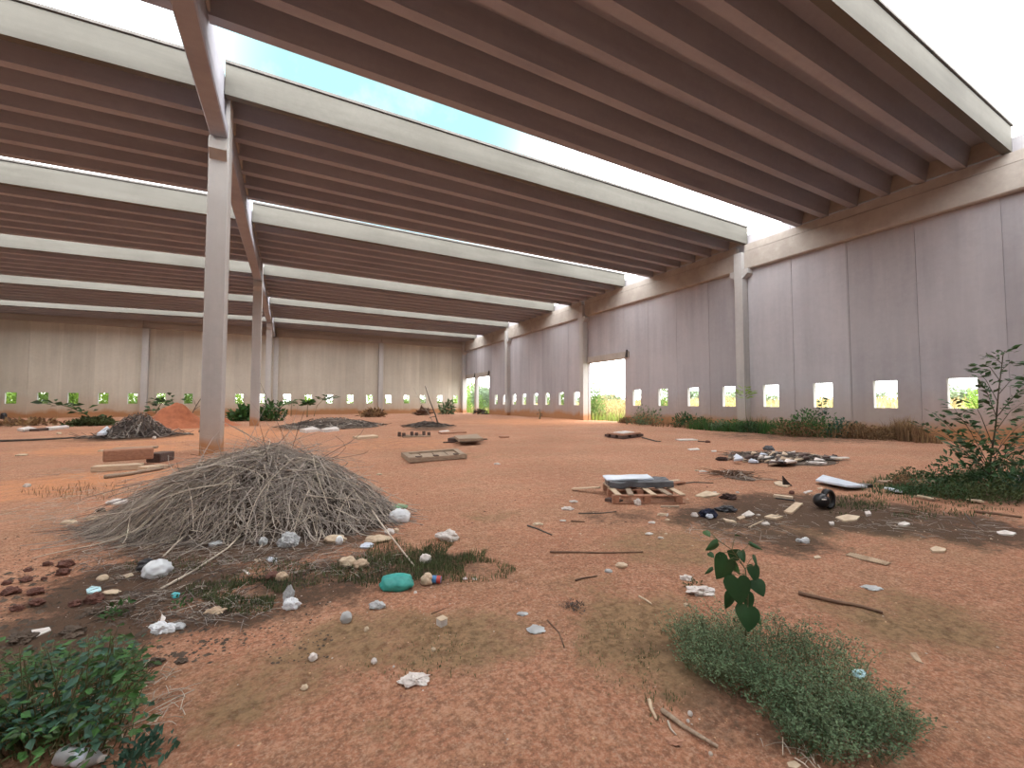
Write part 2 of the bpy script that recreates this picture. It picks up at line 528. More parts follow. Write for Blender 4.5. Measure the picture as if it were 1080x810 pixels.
WIN_B = [-24.72, -22.45, -20.19, -17.82, -15.42, -12.97, -10.5, -8.0, -5.55, -3.0, -.45, 1.98, 4.49, 7.04, 9.55, 12.1, 14.66, 17.03, 19.57, 22.02]
panb = [XLW, -25.9] + [(a + b) / 2 for a, b in zip(WIN_B[:-1], WIN_B[1:])] + [XW + .24]
ZSB, ZEB = 1.388, 2.585
holb = [(c - .44, c + .44, ZSB, ZEB) for c in WIN_B]
o = wall_mesh('x', XLW, XW, panb, 11.35, holb, YB, YB + .24).build('wall_back', M['wall_b'])
tag(o, 'far concrete panel wall with small openings above a red soil stain', 'wall', kind='structure')
panl = [YF + 2.5 * k for k in range(31)] + [YB + .24]
tag(wall_mesh('y', YF, YB, panl, 11.35, [], XLW, XLW - .24).build('wall_left', M['wall_b']), 'plain concrete panel wall closing the hall on the left', 'wall', kind='structure')
panf = [XLW - .24 + 2.5 * k for k in range(21)] + [XW + .24]
tag(wall_mesh('x', XLW, XW, panf, 11.35, [], YF, YF - .24).build('wall_front', M['wall_r']), 'plain concrete panel wall behind the camera', 'wall', kind='structure')

# linings of the openings
def lining(axis, a, b, z0, z1, inner, outer, t=.03, sill=True):
    mb = MB()
    i, o = min(inner, outer), max(inner, outer)
    def bx(p, q, zz0, zz1):
        if axis == 'y': mb.box(i, o, p, q, zz0, zz1)
        else: mb.box(p, q, i, o, zz0, zz1)
    bx(a, a + t, z0, z1); bx(b - t, b, z0, z1); bx(a + t, b - t, z1 - t, z1)
    if sill: bx(a + t, b - t, z0, z0 + t)
    return mb
n = 1
for k, c in enumerate(WIN_R):
    o = lining('y', c - WH, c + WH, ZS, ZE, XW + .004, XW + .24).build('window_%d' % n, M['column'])
    if k < 8: lab = 'square unglazed opening in the right wall, %s from the right edge of the photo' % ORD[k]
    else: lab = 'narrow looking opening in the right wall beyond the big doorway, %s past it' % ORD[k - 8]
    tag(o, lab, 'window', kind='structure'); n += 1
for k, c in enumerate(WIN_B):
    o = lining('x', c - .44, c + .44, ZSB, ZEB, YB + .004, YB + .24).build('window_%d' % n, M['column'])
    tag(o, 'small square opening in the far wall, %s from the left' % ORD[k], 'window', kind='structure'); n += 1
for k, (d, lab) in enumerate(zip(DOOR_R, ['tall doorway in the right wall beyond the second wall column', 'nearer of the two doorways at the far end of the right wall', 'doorway in the right wall nearest the far corner'])):
    o = lining('y', d[0], d[1], -.3, d[3], XW + .004, XW + .24, sill=False).build('door_%d' % (k + 1), M['column'])
    tag(o, lab, 'door', kind='structure')

def lintel(a, b, z0, z1, lab, br):
    r = empty('door_lintel', (XW, (a + b) / 2, z0), 0, lab, 'lintel')
    c = (a + b) / 2
    MB().box(-.14, 0, a - c, b - c, 0, z1 - z0).build('lintel_beam', M['beam'], r, bevel=.015)
    for y in br:
        MB().prism_y([(-.30, .0), (-.14, .0), (-.14, .62), (-.20, .62), (-.30, .12)], y - c - .06, y - c + .06).build('bracket', M['dark_metal'], r)
lintel(24.86, 30.05, 5.08, 5.58, 'grey concrete lintel over the tall doorway', [24.98])
lintel(51.0, 60.1, 5.16, 5.72, 'thin concrete lintel over the pair of far doorways', [51.1, 55.9])
tag(MB().box(XW - .10, XW + .2, 55.5, 56.2, -.3, 5.14).build('trim_1', M['column'], bevel=.02), 'slim concrete post between the two far doorways', 'post', kind='structure')

# wall columns
def wall_column(x0, x1, y0, y1, lab, corbels, z=10.25):
    cx, cy = (x0 + x1) / 2, (y0 + y1) / 2
    r = empty('wall_column', (cx, cy, 0), 0, lab, 'column', 'columns along the walls')
    MB().box(x0 - cx, x1 - cx, y0 - cy, y1 - cy, -.4, z).build('shaft', M['column'], r, bevel=.025)
    for ax, s in corbels:
        if ax == 'y':
            e = y0 if s < 0 else y1
            MB().prism_x([(e - cy, 8.75), (e - cy + s * .30, 8.98), (e - cy + s * .30, 9.24), (e - cy, 9.24)][::s], x0 - cx + .06, x1 - cx).build('corbel', M['column'], r)
        else:
            e = x0 if s < 0 else x1
            MB().prism_y([(e - cx, 9.1), (e - cx + s * .25, 9.3), (e - cx + s * .25, 9.70), (e - cx, 9.70)][::s], y0 - cy, y1 - cy - .02).build('corbel', M['column'], r)
RC = [15.1, 30.12, 45.1]
for y, lab in zip(RC, ['concrete wall column on the right wall nearest the camera', 'concrete wall column on the right wall at the left jamb of the tall doorway',
                       'concrete wall column on the right wall between two slit openings near the far end']):
    wall_column(22.93, XW - .002, y, y + .5, lab, [('y', -1), ('y', 1)])
wall_column(22.93, XW - .002, 59.7, YB - .002, 'concrete column in the far right corner', [('y', -1)])
BC = [(-14.68, -14.1), (-2.0, -1.5), (10.65, 11.25)]
for (a, b), lab in zip(BC, ['concrete wall column on the far wall, left of the dirt mound', 'concrete wall column on the far wall behind the row of centre columns', 'concrete wall column on the far wall, right of the centre columns']):
    wall_column(a, b, YB - .5, YB - .002, lab, [], 9.75 if a != -2.0 else 9.68)

# beams carried by the wall columns
def wall_beam(y0, y1, lab):
    r = empty('wall_beam', (XW, (y0 + y1) / 2, 9.26), 0, lab, 'beam', 'beams along the right wall')
    c = (y0 + y1) / 2
    MB().prism_y([(-.30, .05), (-.25, 0), (-.004, 0), (-.004, 1.03), (-.30, 1.03)], y0 - c, y1 - c).build('ledge', M['beam'], r)
    MB().box(-.27, -.004, y0 - c, y1 - c, 1.06, 1.46).build('upper_course', M['beam'], r)
    MB().box(-.24, -.004, y0 - c, y1 - c, 1.02, 1.07).build('bearing_strip', M['flash'], r)
for a, b, lab in [(YF, 15.1, 'long concrete wall beam above the nearest stretch of the right wall'), (15.6, 30.12, 'concrete wall beam above the right wall between first and second column'),
                  (30.62, 45.1, 'concrete wall beam above the right wall beyond the tall doorway'), (45.6, 59.7, 'concrete wall beam above the far pair of doorways')]:
    wall_beam(a, b, lab)
def back_beam(x0, x1, lab):
    c = (x0 + x1) / 2
    r = empty('wall_beam', (c, YB, 9.8), 0, lab, 'beam', 'beams along the far wall')
    MB().prism_x([(-.004, 0), (-.25, 0), (-.30, .05), (-.30, .62), (-.004, .62)], x0 - c, x1 - c).build('ledge', M['beam'], r)
    MB().box(x0 - c, x1 - c, -.25, -.004, .65, 1.0).build('upper_course', M['beam'], r)
for a, b, lab in [(XLW, -14.72, 'concrete wall beam over the far wall at the left edge'), (-14.66, -1.8, 'concrete wall beam over the far wall left of the centre columns'),
                  (-1.7, 10.92, 'concrete wall beam over the far wall right of the centre columns'), (10.98, 22.9, 'concrete wall beam over the far wall at the right corner')]:
    back_beam(a, b, lab)

# free-standing centre columns
CY = [15.3, 32.4, 49.3]
for k, (y, lab) in enumerate(zip(CY, ['tall square concrete column standing behind the brush pile', 'second free-standing concrete column in the row, rising out of green shrubs', 'third and farthest free-standing concrete column in the row'])):
    r = empty('centre_column', (XC, y, 0), 0, lab, 'column')
    MB().box(-.26, .25, 0, .85, -.4, 9.70).build('shaft', M['column'], r, bevel=.02)
    MB().box(.14, .25, .02, .80, 9.70, 11.05).build('cheek', M['column'], r, bevel=.01)
    MB().prism_x([(0, 8.95), (-.22, 9.2), (-.22, 9.48), (0, 9.48)], -.24, .22).build('corbel', M['column'], r, bevel=.01)
CBS = [(YF, 15.42), (15.46, 32.62), (32.66, 49.52), (49.56, YB - .02)]
for (a, b), lab in zip(CBS, ['long concrete centre beam running overhead to the first column', 'concrete centre beam between first and second centre columns', 'concrete centre beam between second and third centre columns', 'concrete centre beam from the third column to the far wall']):
    r = empty('centre_beam', (XC, (a + b) / 2, 9.70), 0, lab, 'beam')
    c = (a + b) / 2
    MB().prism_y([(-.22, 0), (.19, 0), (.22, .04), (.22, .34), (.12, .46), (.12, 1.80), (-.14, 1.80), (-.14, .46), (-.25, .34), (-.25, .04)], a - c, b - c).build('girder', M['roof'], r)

# roof: ribbed slabs with an open strip between two neighbours
Z_IN, Z_W, Z_L = 10.90, 10.765, 10.45
GY, GP = 14.97, 10.165
def roof_slab(side, width, lab):
    if side > 0: x0, x1, z0, z1 = XC + .14, XW - .12, Z_IN, Z_W
    else: x0, x1, z0, z1 = XC - .16, XLW + .02, Z_IN, Z_L - .04
    r = empty('roof_slab', (0, 0, 0), 0, lab, 'roof slab', 'ribbed roof slabs')
    def px(prof, name, mat):
        if side < 0: prof = prof[::-1]
        MB().prism_x([(y, z + z0) for y, z in prof], x0, x1, 0, z1 - z0).build(name, mat, r)
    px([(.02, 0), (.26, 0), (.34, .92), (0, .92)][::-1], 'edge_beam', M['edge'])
    px([(.30, .74), (width - .02, .74), (width - .02, .84), (.30, .84)][::-1], 'deck', M['roof'])
    px([(-.05, .95), (.36, .95), (.36, 1.03), (-.05, 1.03)][::-1], 'edge_flashing', M['flash'])
    for xe in (x0, x1):
        zz = z0 if xe == x0 else z1
        MB().box(min(xe, xe + .06 * (1 if xe < 0 or side < 0 else -1)), max(xe, xe + .06 * (1 if xe < 0 or side < 0 else -1)), .3, width - .1, zz + .06, zz + .75).build('light_closure', M['beam'], r)  # closure added to block sky light leaking in past the rib ends
    n_ = round((width - .25) / 1.225)
    for k in range(1, n_ + 1):
        y = .13 + k * (width - .26) / n_
        px([(y - .15, 0), (y + .15, 0), (y + .30, .76), (y - .30, .76)][::-1], 'rib', M['roof'])
    return r
protoR = roof_slab(1, 7.5, '')
protoL = roof_slab(-1, 7.5, '')
NEAR = {-2: 'behind the camera', -1: 'at the top right edge of the photo, behind the camera', 0: 'nearest the camera', 1: 'second from the camera', 2: 'third from the camera', 3: 'fourth from the camera', 4: 'fifth from the camera', 5: 'farthest, against the far wall'}
for i in range(-2, 6):
    y = GY + (i - 1) * GP
    for side, pr, sn in ((1, protoR, 'right'), (-1, protoL, 'left')):
        if i == 5: o = roof_slab(side, YB - .05 - y, '')
        elif i == -2: o = pr
        else: o = copy_tree(pr)
        o.location = (0, y, 0)
        o['label'] = 'ribbed concrete roof slab %s of the centre beam, %s' % (sn, NEAR[i])
    if i == 5: pass

# ------------------------------------------------------------------ outdoors
def zo(x, y):
    """the field climbs gently away from the hall"""
    d = max(0, x - XW - 8)
    return -.1 + 2.5 * (1 - math.exp(-d / 34)) + noise.noise(Vector((x * .1, y * .1, 0))) * .1 * min(1, d / 6)

def outdoor():
    xs = lines([(XLW - 60, XW + .24, 8), (XW + .24, XW + 30, 1.5), (XW + 30, XW + 260, 12)])
    ys = lines([(-60, YB + .24, 5), (YB + .24, YB + 30, 1.5), (YB + 30, YB + 230, 12)])
    mb = MB()
    nx = len(xs)
    mb.v = [(x, y, zo(x, y) - (0 if (x > XW + .3 or y > YB + .3) else .6)) for y in ys for x in xs]
    mb.f = [(j * nx + i, j * nx + i + 1, (j + 1) * nx + i + 1, (j + 1) * nx + i) for j in range(len(ys) - 1) for i in range(nx - 1)]
    tag(mb.build('ground', M['outdoor'], smooth=True), 'grassy open ground outside the hall', 'ground', kind='structure')
outdoor()

rng = np.random.default_rng(7)

def unit(a):
    return a / np.maximum(np.linalg.norm(a, axis=1, keepdims=True), 1e-9)

def leaf_mesh(name, base, d, size, mat, parent=None, width=.5, fold=.25, droop=.0, up=None):
    """folded pointed leaves: base points, directions, lengths"""
    n = len(base)
    d = unit(d)
    ref = np.tile(np.array([0, 0, 1.]), (n, 1)) if up is None else up
    ref = unit(ref + rng.normal(0, .45, (n, 3)))
    w = unit(np.cross(d, ref))
    nn = np.cross(w, d)
    s = np.asarray(size).reshape(-1, 1) * np.ones((n, 1))
    mid = base + d * s * .5
    tip = base + d * s - nn * s * droop
    l = mid + w * s * width * .5 + nn * s * fold * width
    r = mid - w * s * width * .5 + nn * s * fold * width
    V = np.stack([base, l, tip, r], 1).reshape(-1, 3)
    i = np.arange(n) * 4
    F = np.concatenate([np.stack([i, i + 2, i + 1], 1), np.stack([i, i + 3, i + 2], 1)])
    mb = MB()
    mb.v, mb.f = V.tolist(), F.tolist()
    o = mb.build(name, mat, parent)
    return o

def blades(name, pos, h, w, mat, parent=None, lean=.35):
    n = len(pos)
    a = rng.uniform(0, 2 * np.pi, n)
    out = np.stack([np.cos(a), np.sin(a), np.zeros(n)], 1)
    b = a + rng.uniform(.8, 2.3, n)
    side = np.stack([np.cos(b), np.sin(b), np.zeros(n)], 1)
    hh = (np.asarray(h) * np.ones(n) * rng.uniform(.55, 1.1, n)).reshape(-1, 1)
    le = hh * rng.uniform(0, lean, n).reshape(-1, 1)
    up = np.array([[0, 0, 1.]])
    ww = np.asarray(w) * np.ones((n, 1))
    p0, p1 = pos - side * ww, pos + side * ww
    m = pos + up * hh * .6 + out * le * .4
    m0, m1 = m - side * ww * .7, m + side * ww * .7
    t = pos + up * hh + out * le
    V = np.stack([p0, p1, m1, m0, t], 1).reshape(-1, 3)
    i = np.arange(n) * 5
    mb = MB()
    mb.v = V.tolist()
    mb.f = np.stack([i, i + 1, i + 2, i + 3], 1).tolist() + np.stack([i + 3, i + 2, i + 4], 1).tolist()
    return mb.build(name, mat, parent)

def cloud(n, r, h, shell=.5, squash=1.0):
    """points in a half ellipsoid standing on the ground"""
    v = unit(rng.normal(0, 1, (n, 3)))
    v[:, 2] = np.abs(v[:, 2])
    rad = (1 - shell * rng.random((n, 1)) ** 1.6)
    p = v * rad * np.array([[r[0], r[1], h]])
    # ragged outline
    k = np.array([noise.noise(Vector(x * 2.1 + 11)) for x in v])
    return p * (1 + .45 * k[:, None]), v

def bush(name, loc, r, h, n, leaf, mat, label, cat='shrub', group=None, stems=10, width=.5, stem_mat='stem', stem_r=.008, shell=.75, lowest=.04):
    root = empty(name, loc, 0, label, cat, group)
    p, v = cloud(n, r, h, shell)
    p[:, 2] = np.maximum(p[:, 2], lowest)
    d = v * .7 + rng.normal(0, .6, (n, 3)) + np.array([[0, 0, .15]])
    leaf_mesh('foliage', p, d, rng.uniform(.6, 1.25, n) * leaf, mat, root, width)
    if stems:
        mb = MB()
        for q in p[rng.choice(n, stems, replace=False)]:
            q = Vector(q)
            b = Vector((q.x * .18, q.y * .18, -.02))
            m = b.lerp(q, .5) + Vector((0, 0, q.z * .12))
            mb.tube([b, m, q], stem_r, stem_r * .5, 4)
        mb.build('stems', M[stem_mat], root)
    return root

def tree(loc, r, h, trunk_h, n, leaf, mat, label, group):
    root = empty('tree', loc, 0, label, 'tree', group)
    v = unit(rng.normal(0, 1, (n, 3)))
    k = np.array([noise.noise(Vector(x * 1.9 + loc[0])) for x in v])
    p = v * (1 - .6 * rng.random((n, 1)) ** 2) * np.array([[r, r, (h - trunk_h) / 2]]) * (1 + .5 * k[:, None])
    p[:, 2] += (h + trunk_h) / 2
    p[:, 2] = np.maximum(p[:, 2], .2)
    leaf_mesh('crown', p, v + rng.normal(0, .7, (n, 3)), rng.uniform(.6, 1.3, n) * leaf, mat, root, .6)
    mb = MB()
    mb.tube([(0, 0, -.2), (.08, .02, trunk_h), (0, 0, h * .75)], .12 + .01 * h, .04, 6)
    for a in range(5):
        an = a * 1.3
        mb.tube([(.04, 0, trunk_h), (math.cos(an) * r * .6, math.sin(an) * r * .6, h * .7)], .05, .02, 5)
    mb.build('trunk', M['stick_brown'], root)
    return root

# dry and fresh grass field seen through the right-hand openings
n = 15000
px_ = np.concatenate([rng.uniform(XW + 1.5, XW + 10, n // 3), XW + 10 + rng.random(n - n // 3) ** 1.2 * 46])
py_ = rng.uniform(-16, 70, n)
P = np.stack([px_, py_, [zo(a, b) for a, b in zip(px_, py_)]], 1)
tag(blades('grass', P, 1.0, .055, M['dry_out'], lean=.5), 'tall dry grass of the open field outside the right wall', 'grass', kind='stuff')
n = 5000
P = np.stack([XW + 1.0 + rng.random(n) ** 1.3 * 6, rng.uniform(-10, 64, n), np.full(n, -.1)], 1)
tag(blades('grass', P, .8, .04, M['lime_out'], lean=.7), 'fresh yellow green grass right outside the doorways', 'grass', kind='stuff')

def out_bush(protos, x, y, s, rz):
    o = copy_tree(protos[int(rng.integers(len(protos)))])
    o.location = (x, y, zo(x, y) - .02)
    o.scale = (s, s, s * float(rng.uniform(.85, 1.2)))
    o.rotation_euler = (0, 0, rz)
    return o
# shrubs behind the far wall
LB = 'leafy bright green shrub growing close outside the far wall'
pro = [bush('shrub', (-26, YB + 4.2, -.12), (1.9, 1.5), 3.5, 2600, .30, M['leaf_lime'], LB, group='shrubs outside the far wall', stems=8, stem_r=.02),
       bush('shrub', (-22.4, YB + 4.0, -.12), (1.9, 1.5), 3.2, 2600, .34, M['leaf_out'], LB, group='shrubs outside the far wall', stems=8, stem_r=.02)]
for k in range(26):
    out_bush(pro, -28.5 + k * 2.15 + float(rng.uniform(-.4, .4)), YB + 3.9 + (k % 2) * 2.2, float(rng.uniform(.9, 1.2)) * (1.1 if k < 11 else .82), k * 1.7)
# trees and shrubs beyond the pair of far doorways and along the field
for k, (x, y, r, h) in enumerate([(29.5, 68.5, 2.0, 4.2), (33, 80, 3.0, 5.6), (28.0, 63.2, 1.5, 3.2), (35.5, 88, 3.2, 6.4), (32.0, 73, 2.0, 4.6)]):
    tree((x, y, -.1), r, h, .9, 1500, .38, M['leaf_out'] if k % 2 else M['leaf_far'], 'leafy tree seen through the pair of far doorways', 'trees outside the far doorways')
LG = 'lush green shrub seen through the doorways in the right wall'
pro2 = [bush('shrub', (25.9, 32.6, -.12), (1.2, 1.2), 3.6, 1700, .26, M['leaf_out'], 'tall green shrub just outside the left edge of the tall doorway', stems=8, stem_r=.02)]
for x, y, s in [(27.5, 58.5, .8), (26.5, 55, .7), (29, 54.5, .75), (26.2, 60.5, .75), (26.4, 47, .7), (27, 41.5, .8), (26, 37.5, .9)]:
    o = out_bush(pro2, x, y, s, x * 3)
    tag(o, LG, 'shrub', 'shrubs outside the right wall')
o = out_bush(pro2, 34, 31.2, .9, 1); o['label'] = 'grey green bush out in the field at the right edge of the tall doorway'
pdry = [bush('shrub', (31, 27, zo(31, 27) - .05), (1.5, 1.5), 2.0, 900, .24, M['dry_out'], 'dry golden bush in the field seen through the tall doorway', group='dry bushes outside the tall doorway', stems=10, stem_r=.015, width=.3)]
for x, y, s in [(29.5, 30.5, .9), (33, 33, 1.05), (35, 38, 1.15), (28.5, 34.6, .95), (37, 44, 1.2), (40, 28, 1.0), (42, 22, 1.0), (39, 17, .9)]:
    out_bush(pdry, x, y, s, x)
# hedge line on the horizon
LH = 'distant low tree on the horizon beyond the dry field'
pf = tree((70, 10, zo(70, 10) - .1), 3.0, 2.4, .3, 700, .7, M['leaf_far'], LH, 'distant trees beyond the field')
for k in range(18):
    o = copy_tree(pf)
    s = float(rng.uniform(.65, 1.1))
    xx, yy = 62 + float(rng.uniform(-4, 14)), -14 + k * 7.4
    o.location = (xx, yy, zo(xx, yy) - .1)
    o.scale = (s, s, s * float(rng.uniform(.75, 1.05)))
    o.rotation_euler = (0, 0, k)
for x, y, s in [(37, 9.2, .75), (40, 12.8, .7), (36, 5.4, .95), (41, 2, .9)]:
    o = out_bush(pro, x, y, s * .75, y)
    tag(o, 'bright green bush in the field outside the rightmost openings', 'shrub', 'bushes outside the rightmost openings')

# ------------------------------------------------------------------ the brush pile
def brush_pile():
    D = 5.65
    c = Vector((0, 0, 0)) + FH * D + RT * (-3.36)
    c.z = 0
    AX, AY, PK, HT = 2.0, .98, .14, .93
    root = empty('brush_pile', c, 0, 'big heap of dry grey stalks and twigs in the left foreground', 'brush pile')
    rnd = random.Random(3)
    def dome(u, v):
        """u to the right, v away from the camera, in units of the half axes"""
        w = (u - PK) / (1 + PK) if u < PK else (u - PK) / (1 - PK)
        s = math.hypot(w, v)
        if s >= 1: return 0
        p = 1.75 if u < PK else 1.4
        b = .16 * noise.noise(Vector((u * 3.0, v * 2.6, 4))) * (1 - s)
        return HT * (1 - s ** p) ** 1.12 + b
    def W(u, v, z):
        p = RT * (u * AX) + FH * (v * AY)
        return Vector((p.x, p.y, z))
    mb = MB()
    n, m = 40, 14
    for j in range(m + 1):
        for i in range(n):
            an = 2 * math.pi * i / n
            s = j / m
            u, v = PK * (1 - s) + math.cos(an) * s * .93, math.sin(an) * s * .93
            z = dome(u, v) * .84 - .07 + .05 * noise.noise(Vector((u * 5, v * 5, 2)))
            mb.v.append(tuple(W(u, v, z if j < m else -.06)))
    for j in range(m):
        for i in range(n):
            mb.f.append((j * n + i, j * n + (i + 1) % n, (j + 1) * n + (i + 1) % n, (j + 1) * n + i))
    mb.build('blocking_core', M['humus'], root, smooth=True)  # dark inner body added to stop light and darken gaps between stalks
    def stalk(u, v, an, L, lift, wig, steps=6, stiff=.5):
        """stiff 0 hugs the heap, 1 keeps straight along the slope where it starts"""
        du, dv = math.cos(an) / AX, math.sin(an) / AY
        e = .03
        sl = (dome(u + du * e, v + dv * e) - dome(u, v)) / e + rnd.gauss(.0, .26) * min(1, (abs(u - PK) + abs(v)) * 1.4 + .15)
        z0 = dome(u, v) + lift
        ph, pts = rnd.uniform(0, 6), []
        for k in range(steps + 1):
            t = k / steps * L
            q = wig * math.sin(ph + t * 4) - wig * math.sin(ph)
            uu, vv = u + du * t - dv * q, v + dv * t + du * q
            zz = z0 + sl * t - .16 * t * t * (1 if stiff else 0)
            zd = dome(uu, vv) + lift
            z = zd + (zz - zd) * stiff
            pts.append(W(uu, vv, max(.012, hgt(0, 0) + .02, z)))
        return pts
    bins = {'twig_dark': MB(), 'stick': MB(), 'stick_pale': MB()}
    for k in range(4600):
        s = rnd.random() ** .56 * .95
        th = rnd.uniform(0, 2 * math.pi)
        if math.sin(th) > .35 and rnd.random() < .4: th = -th
        u, v = math.cos(th) * s, math.sin(th) * s
        left = u < rnd.gauss(.05, .12)
        if left: an = math.pi + rnd.gauss(.25, .50) if rnd.random() < .60 else rnd.uniform(0, 6.28)
        else: an = rnd.choice([0, math.pi]) + rnd.gauss(-.25, .65) if rnd.random() < .6 else rnd.uniform(0, 6.28)
        L = rnd.uniform(.25, 1.0) * (1 if left else .85) * (1 - 1.1 * max(0, s - .45))
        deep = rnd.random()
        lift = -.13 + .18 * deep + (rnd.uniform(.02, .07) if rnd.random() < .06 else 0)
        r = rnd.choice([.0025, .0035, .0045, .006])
        m_ = 'twig_dark' if deep < .34 else ('stick_pale' if rnd.random() < (.34 if left else .16) else 'stick')  # deep stalks get the dark twig colour as painted shade, for depth
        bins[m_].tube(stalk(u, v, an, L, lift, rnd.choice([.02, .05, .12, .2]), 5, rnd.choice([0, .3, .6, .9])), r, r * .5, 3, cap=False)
    for nm, lb, m_ in (('shade_stalks', 'twigs deep in the heap, coloured dark as shade', 'twig_dark'), ('dry_stalks', 'tangled grey dry stalks', 'stick'), ('bleached_stalks', 'paler bleached stalks', 'stick_pale')):
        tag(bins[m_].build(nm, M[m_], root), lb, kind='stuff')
    for k in range(70):
        lf = k < 36
        th = rnd.uniform(2.0, 4.7) if lf else rnd.uniform(-2.0, .6)
        s = rnd.uniform(.05, .6)
        u, v = math.cos(th) * s + PK, math.sin(th) * s - .1
        an = (math.pi + rnd.gauss(.35, .28)) if lf else rnd.gauss(-.55, .75)
        r = rnd.uniform(.005, .010)
        mb = MB().tube(stalk(u, v, an, rnd.uniform(.5, 1.35) * (1.1 if lf else .75), rnd.uniform(.02, .06), .05, 9, rnd.choice([.2, .5, .7])), r, r * .45, 5)
        mb.build('branch', M['stick_pale'] if rnd.random() < .5 else M['stick'], root, smooth=True)
brush_pile()

def stick(name, pxs, r, mat, label, cat='stick', lifts=None, group=None, taper=.6, n=6):
    """a stick lying along ground points given as places in the photograph"""
    P = []
    for i, (x, y) in enumerate(pxs):
        q = gp(x, y)
        P.append(q + Vector((0, 0, r * .8 + (lifts[i] if lifts else 0))))
    c = sum(P, Vector()) / len(P)
    c.z = min(p.z for p in P) - r
    fine = []
    for i in range(len(P) - 1):
        for k in range(3):
            t = k / 3
            w = Vector((noise.noise(Vector((i + t, P[0].x, 0))), noise.noise(Vector((i + t, P[0].y, 5))), 0)) * r * 1.2
            fine.append(P[i].lerp(P[i + 1], t) + w - c)
    fine.append(P[-1] - c)
    o = MB().tube(fine, r, r * taper, n).build(name, M[mat], smooth=True)
    o.location = c
    return tag(o, label, cat, group)

stick('stick', [(170, 622), (205, 603), (240, 580), (277, 552)], .012, 'stick_pale', 'long pale bent stalk sticking out in front of the brush pile toward the white bag', lifts=[.0, .0, .01, .14])
stick('stick', [(172, 588), (200, 567), (230, 545)], .010, 'stick_pale', 'straight pale stalk leaning on the brush pile above the white bag', lifts=[0, .08, .24])
stick('stick', [(344, 516), (385, 545), (410, 572), (437, 598)], .012, 'stick_pale', 'long pale branch reaching from the brush pile down to the right', lifts=[.42, .22, .08, 0])
stick('stick', [(580, 583), (630, 584), (678, 583)], .011, 'stick_brown', 'long thin brown stick lying level in the middle of the floor')
stick('stick', [(556, 555), (568, 559), (582, 565)], .012, 'twig_dark', 'short dark twig on bare soil in the middle of the floor')
stick('stick', [(607, 613), (618, 610), (630, 608)], .009, 'stick_brown', 'short brown twig below the long level stick')
stick('stick', [(577, 655), (590, 668), (595, 684)], .006, 'stick_brown', 'thin curved twig beside the bluish plastic scrap')
stick('stick', [(842, 627), (870, 634), (900, 639), (931, 648)], .016, 'stick_brown', 'long dark brown branch lying right behind the weed clump')
stick('stick', [(697, 752), (725, 770), (757, 790)], .013, 'wood', 'grey brown pole lying on the soil left of the weed clump, bottom of the photo')
stick('stick', [(684, 741), (688, 750), (692, 760)], .011, 'wood_pale', 'short pale wooden stick by the end of the grey brown pole')
stick('stick', [(704, 762), (708, 770), (713, 776)], .006, 'stick_pale', 'small split twig below the grey brown pole')
stick('stick', [(674, 630), (681, 634), (687, 638)], .009, 'cream', 'short cream chip of wood left of the weed clump')
stick('stick', [(455, 648 + 0), (470, 642)], .004, 'stick_brown', 'tiny twig right beside the small pale cup')
stick('stick', [(148, 757), (185, 737), (205, 728)], .004, 'stick_pale', 'thin straw lying beside the leafy weed at lower left')
stick('stick', [(840, 576), (858, 576)], .007, 'stick_brown', 'short thin twig behind the corrugated strip')
stick('stick', [(1030, 541), (1050, 543), (1078, 547)], .022, 'stick_brown', 'dark brown pole lying at the right edge below the sapling')
stick('stick', [(938, 541), (955, 542), (975, 545)], .016, 'stick_brown', 'dark branch lying in front of the weeds at right')
stick('stick', [(1018, 542), (1024, 549), (1030, 556)], .008, 'twig_dark', 'thin dark twig slanting in the trampled weeds at right')
stick('stick', [(715, 511), (733, 509), (752, 510)], .014, 'twig_dark', 'thin dark stick lying right behind the pallet')
stick('stick', [(610, 542), (630, 542), (650, 540)], .010, 'twig_dark', 'dark twig in front of the pallet')
stick('stick', [(602, 550), (617, 551)], .010, 'stick_brown', 'small brown twig left of the pallet, nearer the camera')
stick('stick', [(790, 557), (805, 550), (802, 551)], .010, 'cream', 'pale sliver of wood in front of the navy bundle')

# leaning dead branch and sticks farther back
def dead_branch(name, base_px, tip_px, r, label, twigs, mat='twig_dark'):
    b = gp(*base_px)
    D = (b - Vector((0, 0, H))).dot(FW)
    tip = atdepth(tip_px[0], tip_px[1], D * .99)
    root = empty(name, b, 0, label, 'branch')
    t = tip - b
    MB().tube([(0, 0, -.05), t * .3 + Vector((.02, 0, .02)), t * .65 - Vector((.03, 0, 0)), t], r, r * .45, 6).build('limb', M[mat], root, smooth=True)
    for s, e in twigs:
        q = atdepth(e[0], e[1], D * 1.0) - b
        MB().tube([t * s, (t * s).lerp(q, .5) + Vector((.02, .02, .03)), q], r * .4, r * .2, 4).build('twig', M[mat], root)
    return root
dead_branch('dead_branch', (463, 450), (448.5, 407), .055, 'long dark dead branch leaning up from the flat dark heap near the far wall', [(.25, (452, 441)), (.4, (444, 430))])
dead_branch('dead_branch', (459, 449), (436, 409), .02, 'thin pale dead twig leaning left beside the long dark branch', [(.4, (441, 432)), (.6, (446, 424)), (.75, (433, 418))], 'stick')
dead_branch('dead_branch', (196, 447), (214, 417), .045, 'dead branch leaning up against the dirt mound left of the first column', [(.5, (213, 427)), (.6, (203, 420))])
dead_branch('dead_branch', (215, 477), (220, 462), .02, 'small upright dead twig on the soil left of the brush pile', [(.4, (214, 468))], 'stick_brown')

